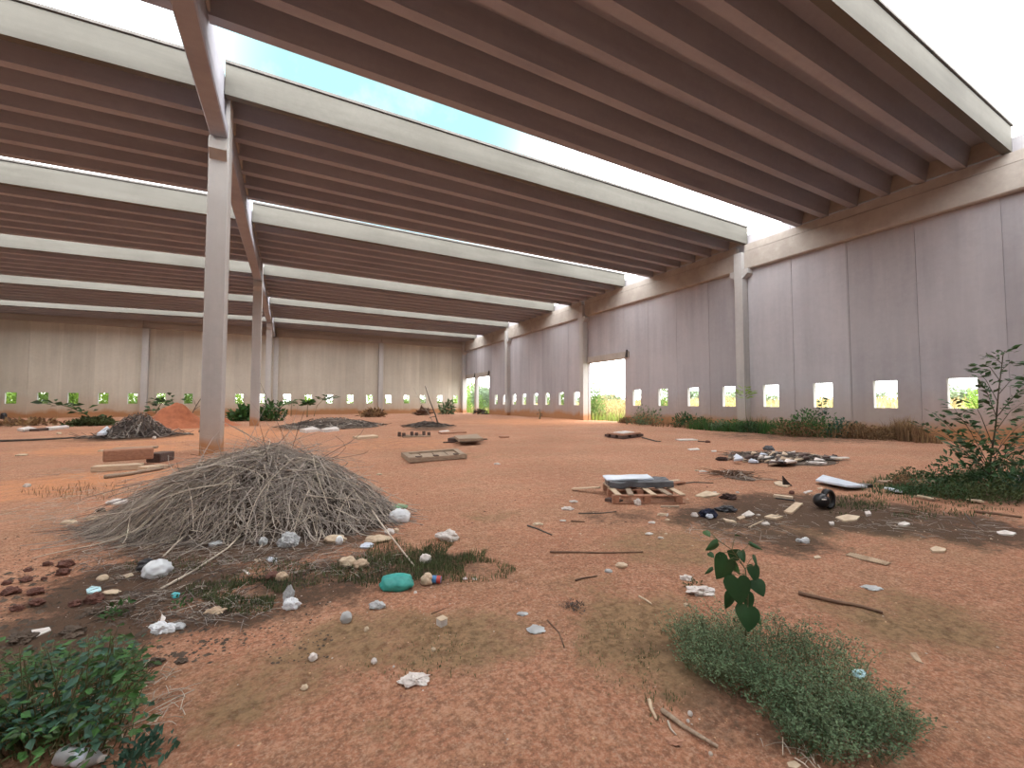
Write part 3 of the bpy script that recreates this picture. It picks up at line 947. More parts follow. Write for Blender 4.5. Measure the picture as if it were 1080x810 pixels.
# ------------------------------------------------------------------ dirt and heaps farther back
def mound(name, px, py, wpx, hpx, mat, label, cat, seed, dpx=6, sharp=1.2, extra=None):
    c = gp(px, py)
    s = scl(c)
    a, hh = wpx / 2 * s, hpx * s
    b = max(.5, min(a, (gp(px, py - dpx) - gp(px, py + dpx)).length / 2)) if dpx else a
    mb = MB()
    n, m = 36, 12
    for j in range(m + 1):
        for i in range(n):
            an = 2 * math.pi * i / n
            q = j / m
            x, y = math.cos(an) * q, math.sin(an) * q
            z = hh * (math.cos(q * math.pi) * .5 + .5) ** sharp * (1 + .55 * noise.noise(Vector((x * 2 + seed, y * 2, 0)))) + hh * .10 * noise.noise(Vector((x * 7, y * 7, seed)))
            p = RT * (x * a) + FH * (y * b)
            mb.v.append((p.x, p.y, z if j < m else -.08))
    for j in range(m):
        for i in range(n):
            mb.f.append((j * n + i, j * n + (i + 1) % n, (j + 1) * n + (i + 1) % n, (j + 1) * n + i))
    root = empty(name, c, 0, label, cat)
    mb.build('mound', M[mat], root, smooth=True)
    return root, a, b, hh

def twig_cover(root, a, b, hh, n, seed, mats=('twig_dark', 'stick'), Ls=(.3, .9), r=(.008, .02), sharp=1.2):
    rnd = random.Random(seed)
    bins = {m: MB() for m in mats}
    for k in range(n):
        s, th = rnd.random() ** .6, rnd.uniform(0, 6.28)
        x, y = math.cos(th) * s, math.sin(th) * s
        an, L = rnd.uniform(0, 6.28), rnd.uniform(*Ls)
        pts = []
        for q in range(4):
            t = q / 3
            xx, yy = x + math.cos(an) * L * t / a, y + math.sin(an) * L * t / b
            qq = min(1, math.hypot(xx, yy))
            z = hh * (math.cos(qq * math.pi) * .5 + .5) ** sharp + rnd.uniform(0, .06) + .02 + (rnd.uniform(0, .35) * hh if rnd.random() < .3 else 0)
            p = RT * (xx * a) + FH * (yy * b)
            pts.append((p.x, p.y, z))
        rr = rnd.uniform(*r)
        bins[mats[0] if rnd.random() < .75 else mats[-1]].tube(pts, rr, rr * .6, 3, cap=False)
    for m, mb in bins.items():
        tag(mb.build('twigs', M[m], root), kind='stuff')

r_, a, b, hh = mound('dirt_mound', 186, 451, 62, 21, 'soil_heap', 'mound of loose red dirt behind the small dark brush heap', 'dirt mound', 3, 4, .62)
r_, a, b, hh = mound('dirt_mound', 222, 449, 60, 9, 'soil_heap', 'low spread of red dirt behind the first column, right of the taller mound', 'dirt mound', 5, 3, .9)
r_, a, b, hh = mound('brush_heap', 146, 460, 58, 18, 'humus', 'small dark brush heap with rags in front of the red dirt mound', 'brush heap', 8, 5, .8)
twig_cover(r_, a, b, hh, 420, 4, ('twig_dark', 'stick'), (.4, 1.2), (.012, .03), .8)
r_, a, b, hh = mound('brush_heap', 352, 450, 96, 7, 'humus', 'flat wide heap of dark twigs beyond the brush pile, under white sheets', 'brush heap', 9, 4, .6)
twig_cover(r_, a, b, hh, 420, 5, ('twig_dark', 'stick'), (.4, 1.2), (.012, .03), .6)
r_, a, b, hh = mound('brush_heap', 450, 450, 46, 4, 'humus', 'low dark heap at the foot of the leaning dead branch', 'brush heap', 10, 3, .6)
twig_cover(r_, a, b, hh, 160, 6, ('twig_dark', 'twig_dark'), (.4, 1.0), (.012, .03), .6)
r_, a, b, hh = mound('twig_mat', 778, 503, 30, 2, 'humus', 'thin flat mat of brown twigs on the soil right of the pallet', 'twig mat', 11, 4, .7)
twig_cover(r_, a, b, hh, 70, 7, ('stick_brown', 'stick'), (.3, .8), (.005, .010), .7)
r_, a, b, hh = mound('debris_bed', 822, 484, 104, 2, 'humus', 'dark burnt bed of the flat rubbish heap on the right', 'rubbish heap', 12, 7, .6)
twig_cover(r_, a, b, hh, 160, 8, ('twig_dark', 'stick'), (.3, .9), (.006, .014), .6)
stick('trench_branch', [(0, 466), (30, 465), (70, 463), (95, 461), (115, 460)], .05, 'twig_dark', 'long dark branch lying flat across the soil left of the small dark brush heap', 'branch')

# ------------------------------------------------------------------ plants
def grass_patch(pxs, n, h, w, mat, label, cat='grass'):
    """short blades over patches given as (px, py, half width, half height, share)"""
    pts = []
    tot = sum(q[4] for q in pxs)
    for px, py, rx, ry, sh in pxs:
        k = int(n * sh / tot)
        a = rng.uniform(0, 2 * np.pi, k)
        s = np.sqrt(rng.random(k)) * (1 + .25 * np.sin(a * 3 + px))
        for x, y in zip(px + rx * s * np.cos(a), py + ry * s * np.sin(a)):
            p = gp(float(x), float(y))
            if noise.noise(p * 2.2) > -.22: pts.append(p)
    P = np.array(pts)
    return tag(blades('grass', P, h, w, M[mat], lean=.9), label, cat, kind='stuff')
grass_patch([(440, 596, 90, 22, 1.0), (470, 590, 55, 16, .6)], 5200, .055, .0028, 'grass', 'dark green weeds growing round the teal bag at the foot of the brush pile')
grass_patch([(310, 612, 90, 22, .6), (255, 628, 50, 18, .7), (180, 600, 40, 12, .15)], 4200, .045, .0028, 'grass', 'sparse low green weeds in the dark litter below the brush pile')
grass_patch([(1010, 515, 85, 13, 1.0), (1055, 505, 50, 16, .7), (950, 513, 35, 7, .25)], 6500, .13, .0045, 'leaf_dark', 'dense dark weeds at the foot of the sapling on the right')
grass_patch([(935, 528, 60, 9, .6), (1000, 540, 60, 8, .4), (900, 535, 30, 8, .3)], 1500, .06, .004, 'grass', 'thin yellowish grass in front of the weeds on the right')
grass_patch([(120, 520, 70, 10, .5), (60, 520, 40, 6, .2)], 260, .10, .004, 'dry_leaf', 'sparse dry straw on the bright soil left of the brush pile')
grass_patch([(650, 685, 60, 40, .4), (440, 690, 80, 30, .4), (700, 720, 30, 40, .3)], 900, .02, .0022, 'grass', 'tiny moss like sprouts on the soil in the foreground')

for k, (x, y, rx, h_, m_) in enumerate([(956, 514, .4, .18, 'dry_leaf'), (978, 523, .55, .26, 'leaf_dark'), (1015, 527, .6, .28, 'grass'), (1060, 528, .6, .30, 'grass'), (1000, 511, .7, .34, 'leaf_dark'), (1090, 520, .6, .35, 'leaf_blue'), (960, 507, .5, .2, 'grass'), (1075, 508, .8, .45, 'leaf_dark')]):
    bush('weed', gp(x, y), (rx, rx * .7), h_, 620, .055, M[m_], 'low weed in the dense patch at the foot of the sapling', 'weed', 'weeds round the sapling', stems=6, stem_r=.003, lowest=.01)
# weeds along the right wall
def wall_grass(px0, px1, depth, h, n, mat, label, w=.012):
    P = []
    for k in range(n):
        x = rng.uniform(px0, px1)
        d = ray(float(x), 430)
        Y = d.y * XW / d.x
        t = .35 + rng.random() ** .7 * depth
        if noise.noise(Vector((Y * .9, t, 3))) < -.12: continue
        if 14.8 < Y - t * .2 < 16.1 and t < 1.0: continue
        P.append((XW - .1 - t, Y - t * .2, hgt(XW - t, Y)))
    hv = np.array([h * (.75 + 1.1 * max(-.35, noise.noise(Vector((q[1] * .8, q[0] * .8, 9))))) for q in P])
    return tag(blades('grass', np.array(P), hv, w, M[mat], lean=.45), label, 'grass', kind='stuff')
wall_grass(745, 860, 2.4, .62, 3400, 'leaf_mid', 'green grass growing along the right wall under the openings round the first wall column')
wall_grass(705, 985, 2.0, .62, 2200, 'dry_leaf', 'brown dry grass mixed into the weeds along the right wall')
wall_grass(900, 1000, 1.5, .80, 2600, 'dry_leaf', 'reddish dry grass against the right wall left of the sapling')
wall_grass(664, 700, 1.0, .55, 500, 'dry_leaf', 'sparse dry grass at the right jamb of the tall doorway')

def wall_pt(px, t):
    d = ray(px, 430)
    Y = d.y * XW / d.x
    t += .2
    return Vector((XW - t, Y, hgt(XW - t, Y)))
for x_, t_, r_, h_, m_, lb in [(757, 1.3, .7, .62, 'leaf_mid', 'green grassy weed against the right wall below the third opening from the first wall column'), (782, 1.7, .7, .5, 'leaf_grey', 'dull green weed at the foot of the first wall column, left side'),
        (800, 1.9, .8, .55, 'leaf_mid', 'bright weed at the foot of the first wall column, right side'), (822, 2.0, .8, .5, 'leaf_dark', 'dark low weed between the first wall column and the largest green bush'),
        (925, 1.5, .7, .55, 'dry_leaf', 'dry brown weed left of the window nearest the sapling'), (945, 1.5, .6, .45, 'dry_leaf', 'dry brown weed between the dark bluish weed and the sapling'), (672, 1.0, .5, .4, 'dry_leaf', 'dry weed at the right jamb of the tall doorway')]:
    bush('shrub', wall_pt(x_, t_), (r_, r_), h_, 700, .13, M[m_], lb, stems=8)
bush('shrub', wall_pt(697, 1.4), (1.1, 1.2), 1.15, 420, .20, M['leaf_grey'], 'grey green leafy shrub against the right wall under the second opening from the doorway', stems=12)
bush('shrub', wall_pt(738, 1.2), (.75, .8), .85, 360, .22, M['leaf_dark'], 'dark broad leaved weed against the right wall right of the grey green shrub', stems=8)
bush('shrub', wall_pt(842, 1.5), (.9, .8), .65, 900, .13, M['leaf_mid'], 'low green bush against the right wall just right of the first wall column', stems=8)
bush('shrub', wall_pt(876, 1.75), (1.15, 1.1), 1.1, 1500, .15, M['leaf_mid'], 'largest rounded green bush against the right wall, dry stalks in front', stems=14)
bush('shrub', wall_pt(872, 2.6), (.9, 1.0), .6, 900, .16, M['dry_leaf'], 'dry brown bush in front of the largest green bush by the right wall', stems=14, stem_mat='stick_brown', width=.25)
bush('shrub', wall_pt(906, 1.4), (.7, .7), .70, 420, .17, M['leaf_blue'], 'dark bluish weed on the right flank of the largest green bush', stems=8)

def sprig(loc, pts, leaves, leaf, mat, label, r=.014, cat='plant', spread=.2, width=.55, top=.25):
    """upright plant: a bent stem carrying leaves along its upper part"""
    root = empty('young_plant', loc, 0, label, cat)
    P = [Vector(p) for p in pts]
    MB().tube(P, r, r * .4, 5).build('stem', M['stem'], root, smooth=True)
    bp, bd = [], []
    for k in range(leaves):
        t = top + (1 - top) * rng.random()
        f = t * (len(P) - 1)
        i = min(int(f), len(P) - 2)
        q = P[i].lerp(P[i + 1], f - i)
        a = rng.uniform(0, 6.28)
        d = Vector((math.cos(a), math.sin(a), rng.uniform(-.25, .5)))
        o = d * float(rng.uniform(0, spread))
        bp.append(tuple(q + o)); bd.append(tuple(d))
    leaf_mesh('leaves', np.array(bp), np.array(bd), rng.uniform(.6, 1.2, leaves) * leaf, M[mat], root, width)
    return root
q = wall_pt(888, 1.5)
sprig(q, [(0, 0, 0), (.03, 0, .8), (0, .05, 1.4), (.02, 0, 1.95)], 34, .22, 'leaf_blue', 'tall thin dark leaved sprig rising above the largest green bush', spread=.1, top=.35)
q = wall_pt(808, 1.35)
sprig(q, [(0, 0, 0), (-.1, .1, .9), (-.05, .15, 1.7), (0, .2, 2.35)], 60, .34, 'leaf_lime', 'light green young plant with drooping leaves beside the opening right of the first wall column', spread=.35, width=.3, top=.7)

# sapling at the right edge
def sapling():
    b = gp(1046, 514)
    D = (b - Vector((0, 0, H))).dot(FW)
    root = empty('sapling', b, 0, 'tall slender leafy sapling at the right edge of the photo', 'sapling')
    W = lambda px, py, dz=0: atdepth(px, py, D + dz) - b
    st = [Vector((0, 0, -.05)), W(1044, 490), W(1050, 450), W(1053, 415), W(1058, 374)]
    MB().tube(st, .017, .006, 6).build('trunk', M['sapling_bark'], root, smooth=True)
    br = [((1046, 498), (985, 436), .3), ((1046, 496), (1003, 426), -.3), ((1048, 480), (1012, 437), .5), ((1047, 470), (1024, 420), -.4), ((1050, 455), (1078, 425), .2), ((1051, 440), (1088, 405), -.2),
          ((1051, 440), (1034, 402), .2), ((1053, 425), (1030, 390), 0), ((1054, 415), (1076, 398), .2), ((1055, 402), (1036, 384), -.2), ((1057, 390), (1073, 384), .1), ((1057, 384), (1040, 377), .1), ((1057, 378), (1062, 372), 0),
          ((1046, 500), (1085, 452), -.4), ((1047, 488), (1090, 470), .4), ((1045, 502), (1002, 470), .5), ((1045, 500), (1022, 462), -.6), ((1048, 480), (1088, 440), .5), ((1045, 498), (970, 447), .1),
          ((1047, 490), (1065, 455), .6), ((1046, 500), (1010, 492), .7), ((1047, 495), (1080, 490), .3)]
    bp, bd = [], []
    for (a, e, dz) in br:
        A, E = W(*a), W(e[0], e[1], dz)
        mid = A.lerp(E, .55) + Vector((0, 0, .08))
        MB().tube([A, mid, E], .007, .003, 4).build('branch', M['sapling_bark'], root, smooth=True)
        n = int(26 * (E - A).length) + 9
        dr = (E - A).normalized()
        for k in range(n):
            t = .25 + .78 * k / n
            p = (A.lerp(mid, t / .55) if t < .55 else mid.lerp(E, (t - .55) / .45))
            sd = dr.cross(Vector((0, 0, 1))).normalized() * (1 if k % 2 else -1)
            d = sd * .8 + dr * .6 + Vector((0, 0, float(rng.uniform(-.45, .15))))
            p = p + sd * float(rng.uniform(0, .10)) + Vector((0, 0, float(rng.uniform(-.05, .05))))
            bp.append(tuple(p)); bd.append(tuple(d))
    n = len(bp)
    leaf_mesh('leaves', np.array(bp), np.array(bd), rng.uniform(.09, .17, n), M['leaf_dark'], root, .45, fold=.1)
    # low leafy skirt
    p, v = cloud(420, (1.1, .9), .75, .8)
    leaf_mesh('low_leaves', p, v * .6 + rng.normal(0, .5, p.shape), rng.uniform(.08, .17, len(p)), M['leaf_dark'], root, .45)
sapling()

# feathery weed clump at lower right
def feather_weed():
    c = (gp(735, 690) + gp(925, 790) + gp(800, 700) + gp(900, 720)) / 4
    c.z = hgt(c.x, c.y)
    root = empty('weed_clump', c, 0, 'feathery grey green weed clump in the right foreground below the heart leaved seedling', 'weed')
    rows = [((738, 682), .17, .22), ((770, 688), .22, .26), ((810, 690), .24, .28), ((780, 722), .20, .22), ((835, 722), .24, .26), ((868, 706), .20, .26), ((835, 757), .18, .22), ((890, 745), .20, .24), ((905, 782), .13, .20), ((862, 790), .13, .18), ((752, 708), .15, .20), ((925, 765), .14, .18), ((815, 740), .18, .2)]
    sb, bp, bd, bs = MB(), [], [], []
    lp, ld, ls = [], [], []
    for (pp, hh, rr) in rows:
        g = gp(*pp)
        g = g - FH * 0.0
        for k in range(88):
            a = rng.uniform(0, 6.28); s = math.sqrt(rng.random()) * rr * .75
            b = Vector((g.x + math.cos(a) * s, g.y + math.sin(a) * s, 0))
            b.z = hgt(b.x, b.y)
            a2 = rng.uniform(0, 6.28) if k % 3 else math.atan2(b.y - c.y, b.x - c.x)
            lean = rng.uniform(.1, .9)
            L = hh * rng.uniform(.6, 1.2)
            tipv = b + Vector((math.cos(a2) * lean * L, math.sin(a2) * lean * L, L * (1 - .35 * lean)))
            m = b.lerp(tipv, .5) + Vector((0, 0, .12 * L))
            b, m, tipv = b - c, m - c, tipv - c
            sb.tube([b, m, tipv], .0016, .0008, 3, cap=False)
            nl = 20
            for q in range(nl):
                t = .15 + .85 * (q + rng.random()) / nl
                p = b.lerp(m, t * 2) if t < .5 else m.lerp(tipv, t * 2 - 1)
                aa = rng.uniform(0, 6.28)
                d = Vector((math.cos(aa), math.sin(aa), rng.uniform(-.2, .9)))
                p = p + d * float(rng.uniform(0, .035))
                bp.append(tuple(p)); bd.append(tuple(d)); bs.append(rng.uniform(.010, .021))
    sb.build('stems', M['stem'], root)
    leaf_mesh('fine_leaves', np.array(bp), np.array(bd), np.array(bs), M['leaf_grey'], root, .55)
    # long grass blades hanging over its lower right edge
    gb = MB()
    for (p0, p1, p2) in [((800, 735), (840, 728), (870, 742)), ((880, 760), (915, 745), (955, 800)), ((870, 780), (915, 765), (950, 808)), ((860, 775), (890, 770), (930, 806)), ((850, 800), (880, 778), (900, 770)), ((840, 700), (880, 745), (905, 790)), ((900, 730), (925, 750), (938, 800)), ((835, 740), (790, 733), (770, 738)), ((905, 790), (925, 770), (948, 778))]:
        A, B, Cc = gp(*p0), gp(*p1), gp(*p2)
        B = B + Vector((0, 0, .13)); Cc = Cc + Vector((0, 0, .02))
        pts = [(A.lerp(B, t)).lerp(B.lerp(Cc, t), t) - c for t in (0, .25, .5, .75, 1)]
        w = Vector((0, 0, 1)).cross(pts[-1] - pts[0]).normalized()
        for k in range(4):
            w0, w1 = .006 * (1 - k / 4.5), .006 * (1 - (k + 1) / 4.5)
            gb.add([pts[k] - w * w0, pts[k] + w * w0, pts[k + 1] + w * w1, pts[k + 1] - w * w1], [(0, 1, 2, 3)])
    gb.build('long_blades', M['leaf_mid'], root)
feather_weed()

# heart leaved seedling
def heart(sz):
    pr = [(0, 0), (.10, -.10), (.26, -.13), (.42, -.05), (.50, .14), (.46, .36), (.32, .62), (.14, .86), (0, 1.0)]
    pts = pr + [(-x, y) for x, y in pr[-2:0:-1]]
    return [(x * sz, y * sz) for x, y in pts]
def seedling():
    b = gp(783, 690)
    D = (b - Vector((0, 0, H))).dot(FW)
    root = empty('seedling', b, 0, 'young seedling with big dark heart shaped leaves rising out of the weed clump', 'seedling')
    W = lambda px, py, dz=0: atdepth(px, py, D + dz) - b
    stem = [W(784, 690), W(788, 655), W(789, 625), W(786, 600), W(772, 580), W(752, 566)]
    MB().tube(stem, .006, .002, 6).build('stem', M['stem'], root, smooth=True)
    # leaf base px, tip px, relative width, depth change, tone
    LV = [((768, 590), (757, 612), 1.05, -.03), ((780, 588), (768, 582), .7, .05), ((782, 581), (786, 594), .9, .02), ((771, 592), (781, 607), .55, .04), ((772, 606), (766, 622), .6, .02), ((778, 610), (782, 640), 1.05, -.06),
          ((795, 597), (799, 616), .85, .0), ((796, 586), (800, 600), .35, .03), ((797, 613), (806, 630), 1.0, -.04), ((791, 573), (805, 580), .35, .05), ((757, 573), (745, 581), .5, -.02), ((748, 583), (753, 588), .7, 0), ((758, 584), (761, 588), .8, 0),
          ((744, 560), (749, 566), .8, .04), ((776, 565), (782, 566), .3, .06), ((772, 627), (766, 643), .8, .05), ((788, 625), (791, 645), .75, .03), ((789, 641), (790, 668), 1.0, -.10), ((797, 648), (803, 660), .6, -.02), ((774, 652), (778, 657), .5, -.05), ((752, 600), (744, 606), .3, 0)]
    for i, (a, e, wd, dz) in enumerate(LV):
        A, E = W(a[0], a[1], dz), W(e[0], e[1], dz - .05)
        ax = (E - A)
        L = ax.length * .98
        ax.normalize()
        side = ax.cross(-FW).normalized()
        side = (side + FW * float(rng.uniform(-.4, .4))).normalized()
        nrm = side.cross(ax).normalized()
        hp = heart(1)
        V = []
        for ring, sc in ((0, 1.0), (1, .5)):
            for x, y in hp:
                yy = .45 + (y - .45) * sc
                p = A + side * (x * sc * L * wd * 1.05) + ax * (yy * L) - nrm * (abs(x * sc) ** 1.3 * L * .25 + yy * yy * L * .10)
                V.append(p)
        n = len(hp)
        V.append(A + ax * (.45 * L))
        F = [(k, (k + 1) % n, (k + 1) % n + n, k + n) for k in range(n)] + [(k + n, (k + 1) % n + n, 2 * n) for k in range(n)]
        mb = MB().add(V, F)
        lo = mb.build('leaf', M['leaf_heart'] if i not in (3, 13, 18) else M['leaf_mid'], root, smooth=True)
        # petiole to the nearest stem point
        best = min((stem[k].lerp(stem[k + 1], t) for k in range(5) for t in (0, .25, .5, .75)), key=lambda s_: (s_ - A).length + (0 if s_.z < A.z else .05))
        MB().tube([best, best.lerp(A, .5) + Vector((0, 0, .012)), A + ax * .02 * L], .0022, .0015, 4).build('petiole', M['stem'], lo)
seedling()

# leafy weed at lower left
def left_weed():
    c = gp(62, 775)
    root = empty('leafy_weed', c, 0, 'leafy green weed filling the lower left corner of the photo', 'weed')
    bp, bd, bs = [], [], []
    sb = MB()
    D0 = (c - Vector((0, 0, H))).dot(FW)
    for k in range(300):
        # crown outline of the plant as a low sloping hedge
        px = rng.uniform(-70, 158)
        top = 655 + 30 * (1 - min(1, max(0, px / 140))) + (22 if px > 128 else 0)
        if px < 20: top = 695
        py = top + rng.random() ** 1.2 * (150 - max(0, px - 90) * 1.0)
        D = D0 * float(rng.uniform(.92, 1.28)) if py < 740 else D0 * float(rng.uniform(.88, 1.02))
        p = atdepth(float(px), float(py), D)
        if p.z < .05: p.z = .05 + .05 * rng.random()
        b = Vector((p.x * .6 + c.x * .4, p.y * .6 + c.y * .4, 0)) + Vector((float(rng.normal(0, .05)), float(rng.normal(0, .05)), 0))
        b.z = hgt(b.x, b.y)
        b, p = b - c, p - c
        m = b.lerp(p, .55) + Vector((0, 0, .05))
        sb.tube([b, m, p], .003, .0015, 4, cap=False)
        for q in range(7):
            t = .45 + .55 * (q + rng.random()) / 7
            w = m.lerp(p, (t - .45) / .55)
            a = rng.uniform(0, 6.28)
            d = Vector((math.cos(a), math.sin(a), rng.uniform(-.5, .35)))
            bp.append(tuple(w + d * float(rng.uniform(.005, .05)))); bd.append(tuple(d)); bs.append(rng.uniform(.022, .060))
    sb.build('stems', M['stem'], root)
    n = len(bp); k = int(n * .62)
    leaf_mesh('leaves', np.array(bp[:k]), np.array(bd[:k]), np.array(bs[:k]), M['leaf_mid'], root, .62, fold=.12, droop=.1)
    leaf_mesh('bluish_leaves', np.array(bp[k:]), np.array(bd[k:]), np.array(bs[k:]), M['leaf_blue'], root, .62, fold=.12, droop=.1)  # remaining leaves in the darker blue-green leaf colour
left_weed()
bush('weed', gp(148, 806), (.13, .11), .10, 130, .045, M['leaf_blue'], 'small dark bluish weed right of the leafy weed, at the bottom edge', 'weed', stems=6, stem_r=.002, lowest=.01)
bush('weed', gp(132, 722), (.12, .10), .10, 140, .035, M['grass'], 'low dull weed on the right flank of the leafy weed at lower left', 'weed', stems=6, stem_r=.002, lowest=.01)
bush('weed', gp(120, 652), (.09, .07), .10, 40, .05, M['leaf_mid'], 'small bright green sprig in the dark litter behind the leafy weed', 'weed', stems=5, stem_r=.002, lowest=.01)
bush('weed', gp(190, 640), (.07, .06), .08, 26, .04, M['leaf_mid'], 'small green sprout beside the crumpled white wrapper', 'weed', stems=5, stem_r=.002, lowest=.01)
bush('weed', gp(733, 300 + 318), (.10, .07), .03, 40, .03, M['grass'], 'tiny tuft of weed beneath the torn paper litter', 'weed', stems=3, stem_r=.002, lowest=.005)
bush('weed', gp(604, 641), (.10, .10), .03, 150, .02, M['twig_dark'], 'small dark grey tuft of dead weed in the middle of the bare soil', 'weed', stems=0, lowest=.004)

# small plants along the far wall and between the columns
def px_bush(px, py, rx, h, n, leaf, mat, label, **k):
    c = gp(px, py); s = scl(c)
    return bush('shrub', c, (rx * s, rx * s * .7), h * s, n, leaf, M[mat], label, **k)
px_bush(259, 444, 16, 13, 520, .5, 'leaf_mid', 'green shrub growing at the left foot of the second centre column', stem_r=.03)
px_bush(285, 444, 12, 18, 240, .5, 'leaf_mid', 'green shrub growing right of the second centre column, before the third', stem_r=.03)
px_bush(96, 449, 18, 7, 900, .3, 'grass', 'low rounded green shrub left of the small dark brush heap', stem_r=.03)
q = gp(98, 446); s_ = scl(q)
sprig(q, [(0, 0, 0), (-.3, 0, 8 * s_), (-1.2, 0, 16 * s_), (-2.2, 0, 21 * s_)], 34, .6, 'leaf_dark', 'dark leaved plant spreading above the low rounded shrub near the far wall', r=.06, spread=.7)
q = gp(163, 442); s_ = scl(q)
sprig(q, [(0, 0, 0), (.1, 0, 9 * s_), (.5, 0, 17 * s_), (1.2, 0, 21 * s_)], 50, .7, 'leaf_dark', 'dark leaved plant before the far wall just left of the dirt mound', r=.05, spread=.8)
q = gp(324, 440); s_ = scl(q)
sprig(q, [(0, 0, 0), (0, 0, 8 * s_), (.05, 0, 16 * s_)], 46, 1.0, 'leaf_mid', 'small palm like green plant before the far wall right of the centre columns', r=.05, spread=.15, width=.35, top=.8)
q = gp(307, 439); s_ = scl(q)
sprig(q, [(0, 0, 0), (0, 0, 8 * s_), (.05, 0, 15 * s_)], 26, .7, 'leaf_grey', 'thin pale green plant before the far wall left of the palm like plant', r=.04, spread=.4, top=.8)
q = gp(331, 439); s_ = scl(q)
sprig(q, [(0, 0, 0), (.3, 0, 11 * s_), (1.0, 0, 18 * s_), (2.0, 0, 19 * s_)], 30, .7, 'leaf_dark', 'dark leaved plant leaning right before the far wall beyond the palm like plant', r=.04, spread=.5, top=.6)
px_bush(392, 440, 12, 7, 260, .5, 'dry_leaf', 'dry brown weed at the far wall left of its right hand column', stem_r=.02)
px_bush(471, 437, 8, 13, 160, .6, 'leaf_grey', 'grey green weed near the far right corner of the hall', stem_r=.02)
px_bush(446, 438, 8, 6, 160, .5, 'stick_brown', 'dark dead weed at the far wall behind the leaning branch', stem_r=.02)
px_bush(658 - 22, 441, 9, 4, 150, .4, 'dry_leaf', 'dry weed on the sill of the tall doorway', stem_r=.01)
px_bush(506, 437, 7, 4, 120, .5, 'twig_dark', 'dark dead weed between the far doorways and the third wall column', stem_r=.01)
px_bush(20, 449, 30, 4, 240, .4, 'dry_leaf', 'dry weeds on the soil near the far wall at the left edge', stem_r=.02)
q = gp(569, 442); s_ = scl(q)
sprig(q, [(0, 0, 0), (.1, 0, 5 * s_), (-.05, 0, 10 * s_)], 8, .4, 'twig_dark', 'small dark dead plant under the slit openings right of the third wall column', r=.06, spread=.1)

# ------------------------------------------------------------------ boards, pallets and sheets
def slab(name, corners, t, mat, label, cat, lift=0, group=None, warp=0, parent=None, bevel=.0):
    """flat piece lying on the soil; corners are places in the photograph at height lift"""
    P = []
    for c in corners:
        d = ray(*c)
        k = (lift - H) / d.z
        P.append(Vector((d.x * k, d.y * k, lift)))
    c = sum(P, Vector()) / len(P)
    base = hgt(c.x, c.y) + lift
    c.z = base
    n = len(P)
    V = [(p.x - c.x, p.y - c.y, (warp * math.sin(i * 2.3))) for i, p in enumerate(P)]
    V += [(x, y, z + t) for x, y, z in V]
    area = sum(P[i].x * P[(i + 1) % n].y - P[(i + 1) % n].x * P[i].y for i in range(n))
    F = [tuple(range(n - 1, -1, -1)), tuple(range(n, 2 * n))] + [(i, (i + 1) % n, (i + 1) % n + n, i + n) for i in range(n)]
    if area < 0: F = [f[::-1] for f in F]
    o = MB().add(V, F).build(name, M[mat], parent, bevel=bevel)
    o.location = c
    return tag(o, label, cat, group)

def bar(name, p0, p1, w, t, mat, label, cat, lift=0, lift1=None, parent=None, group=None):
    """a straight plank between two ground places"""
    A, B = gp(*p0), gp(*p1)
    A.z = hgt(A.x, A.y) + lift; B.z = hgt(B.x, B.y) + (lift if lift1 is None else lift1)
    c = (A + B) / 2
    ax = (B - A)
    L = ax.length
    ax.normalize()
    ay = Vector((0, 0, 1)).cross(ax).normalized()
    az = ax.cross(ay)
    mb = MB().obox(Vector((0, 0, t / 2)), ax, ay, az, L, w, t)
    o = mb.build(name, M[mat], parent, bevel=min(w, t) * .12)
    o.location = c if parent is None else c - parent.location
    return tag(o, label, cat, group)

# broken pallet with sheets thrown over it
def pallet():
    A, B = gp(634, 530), gp(716, 534)
    c = (gp(650, 532) + gp(716, 533) + gp(700, 516) + gp(640, 518)) / 4
    c.z = hgt(c.x, c.y)
    root = empty('pallet', c, 0, 'broken wooden pallet lying under the grey and white sheets', 'pallet')
    ax = (gp(716, 533) - gp(658, 533)).normalized()
    ay = Vector((0, 0, 1)).cross(ax)
    L, Wd = 1.10, 1.0
    for j in (-.45, 0, .45):
        for i in (-.5, -.02, .46):
            MB().obox(ax * i + ay * j + Vector((0, 0, .065)), ax, ay, Vector((0, 0, 1)), .10, .10, .09).build('block', M['wood_red'], root, bevel=.004)
        MB().obox(ax * 0 + ay * j + Vector((0, 0, .010)), ax, ay, Vector((0, 0, 1)), L, .10, .02).build('bottom_board', M['wood_red'], root, bevel=.003)
    for j in (-.45, 0, .45):
        MB().obox(ay * j + Vector((0, 0, .119)), ax, ay, Vector((0, 0, 1)), L, .10, .018).build('stringer_board', M['wood_red'], root, bevel=.003)
    for k, i in enumerate((-.48, -.22, .06, .30, .49)):
        MB().obox(ax * i + Vector((0, 0, .138)), (ay + ax * (.10 if k == 1 else -.04)).normalized(), ax, Vector((0, 0, 1)), Wd, .09, .018).build('deck_board', M['wood'] if k % 2 else M['wood_pale'], root, bevel=.003)
    return root, c, ax, ay
PR, PCt, PAX, PAY = pallet()

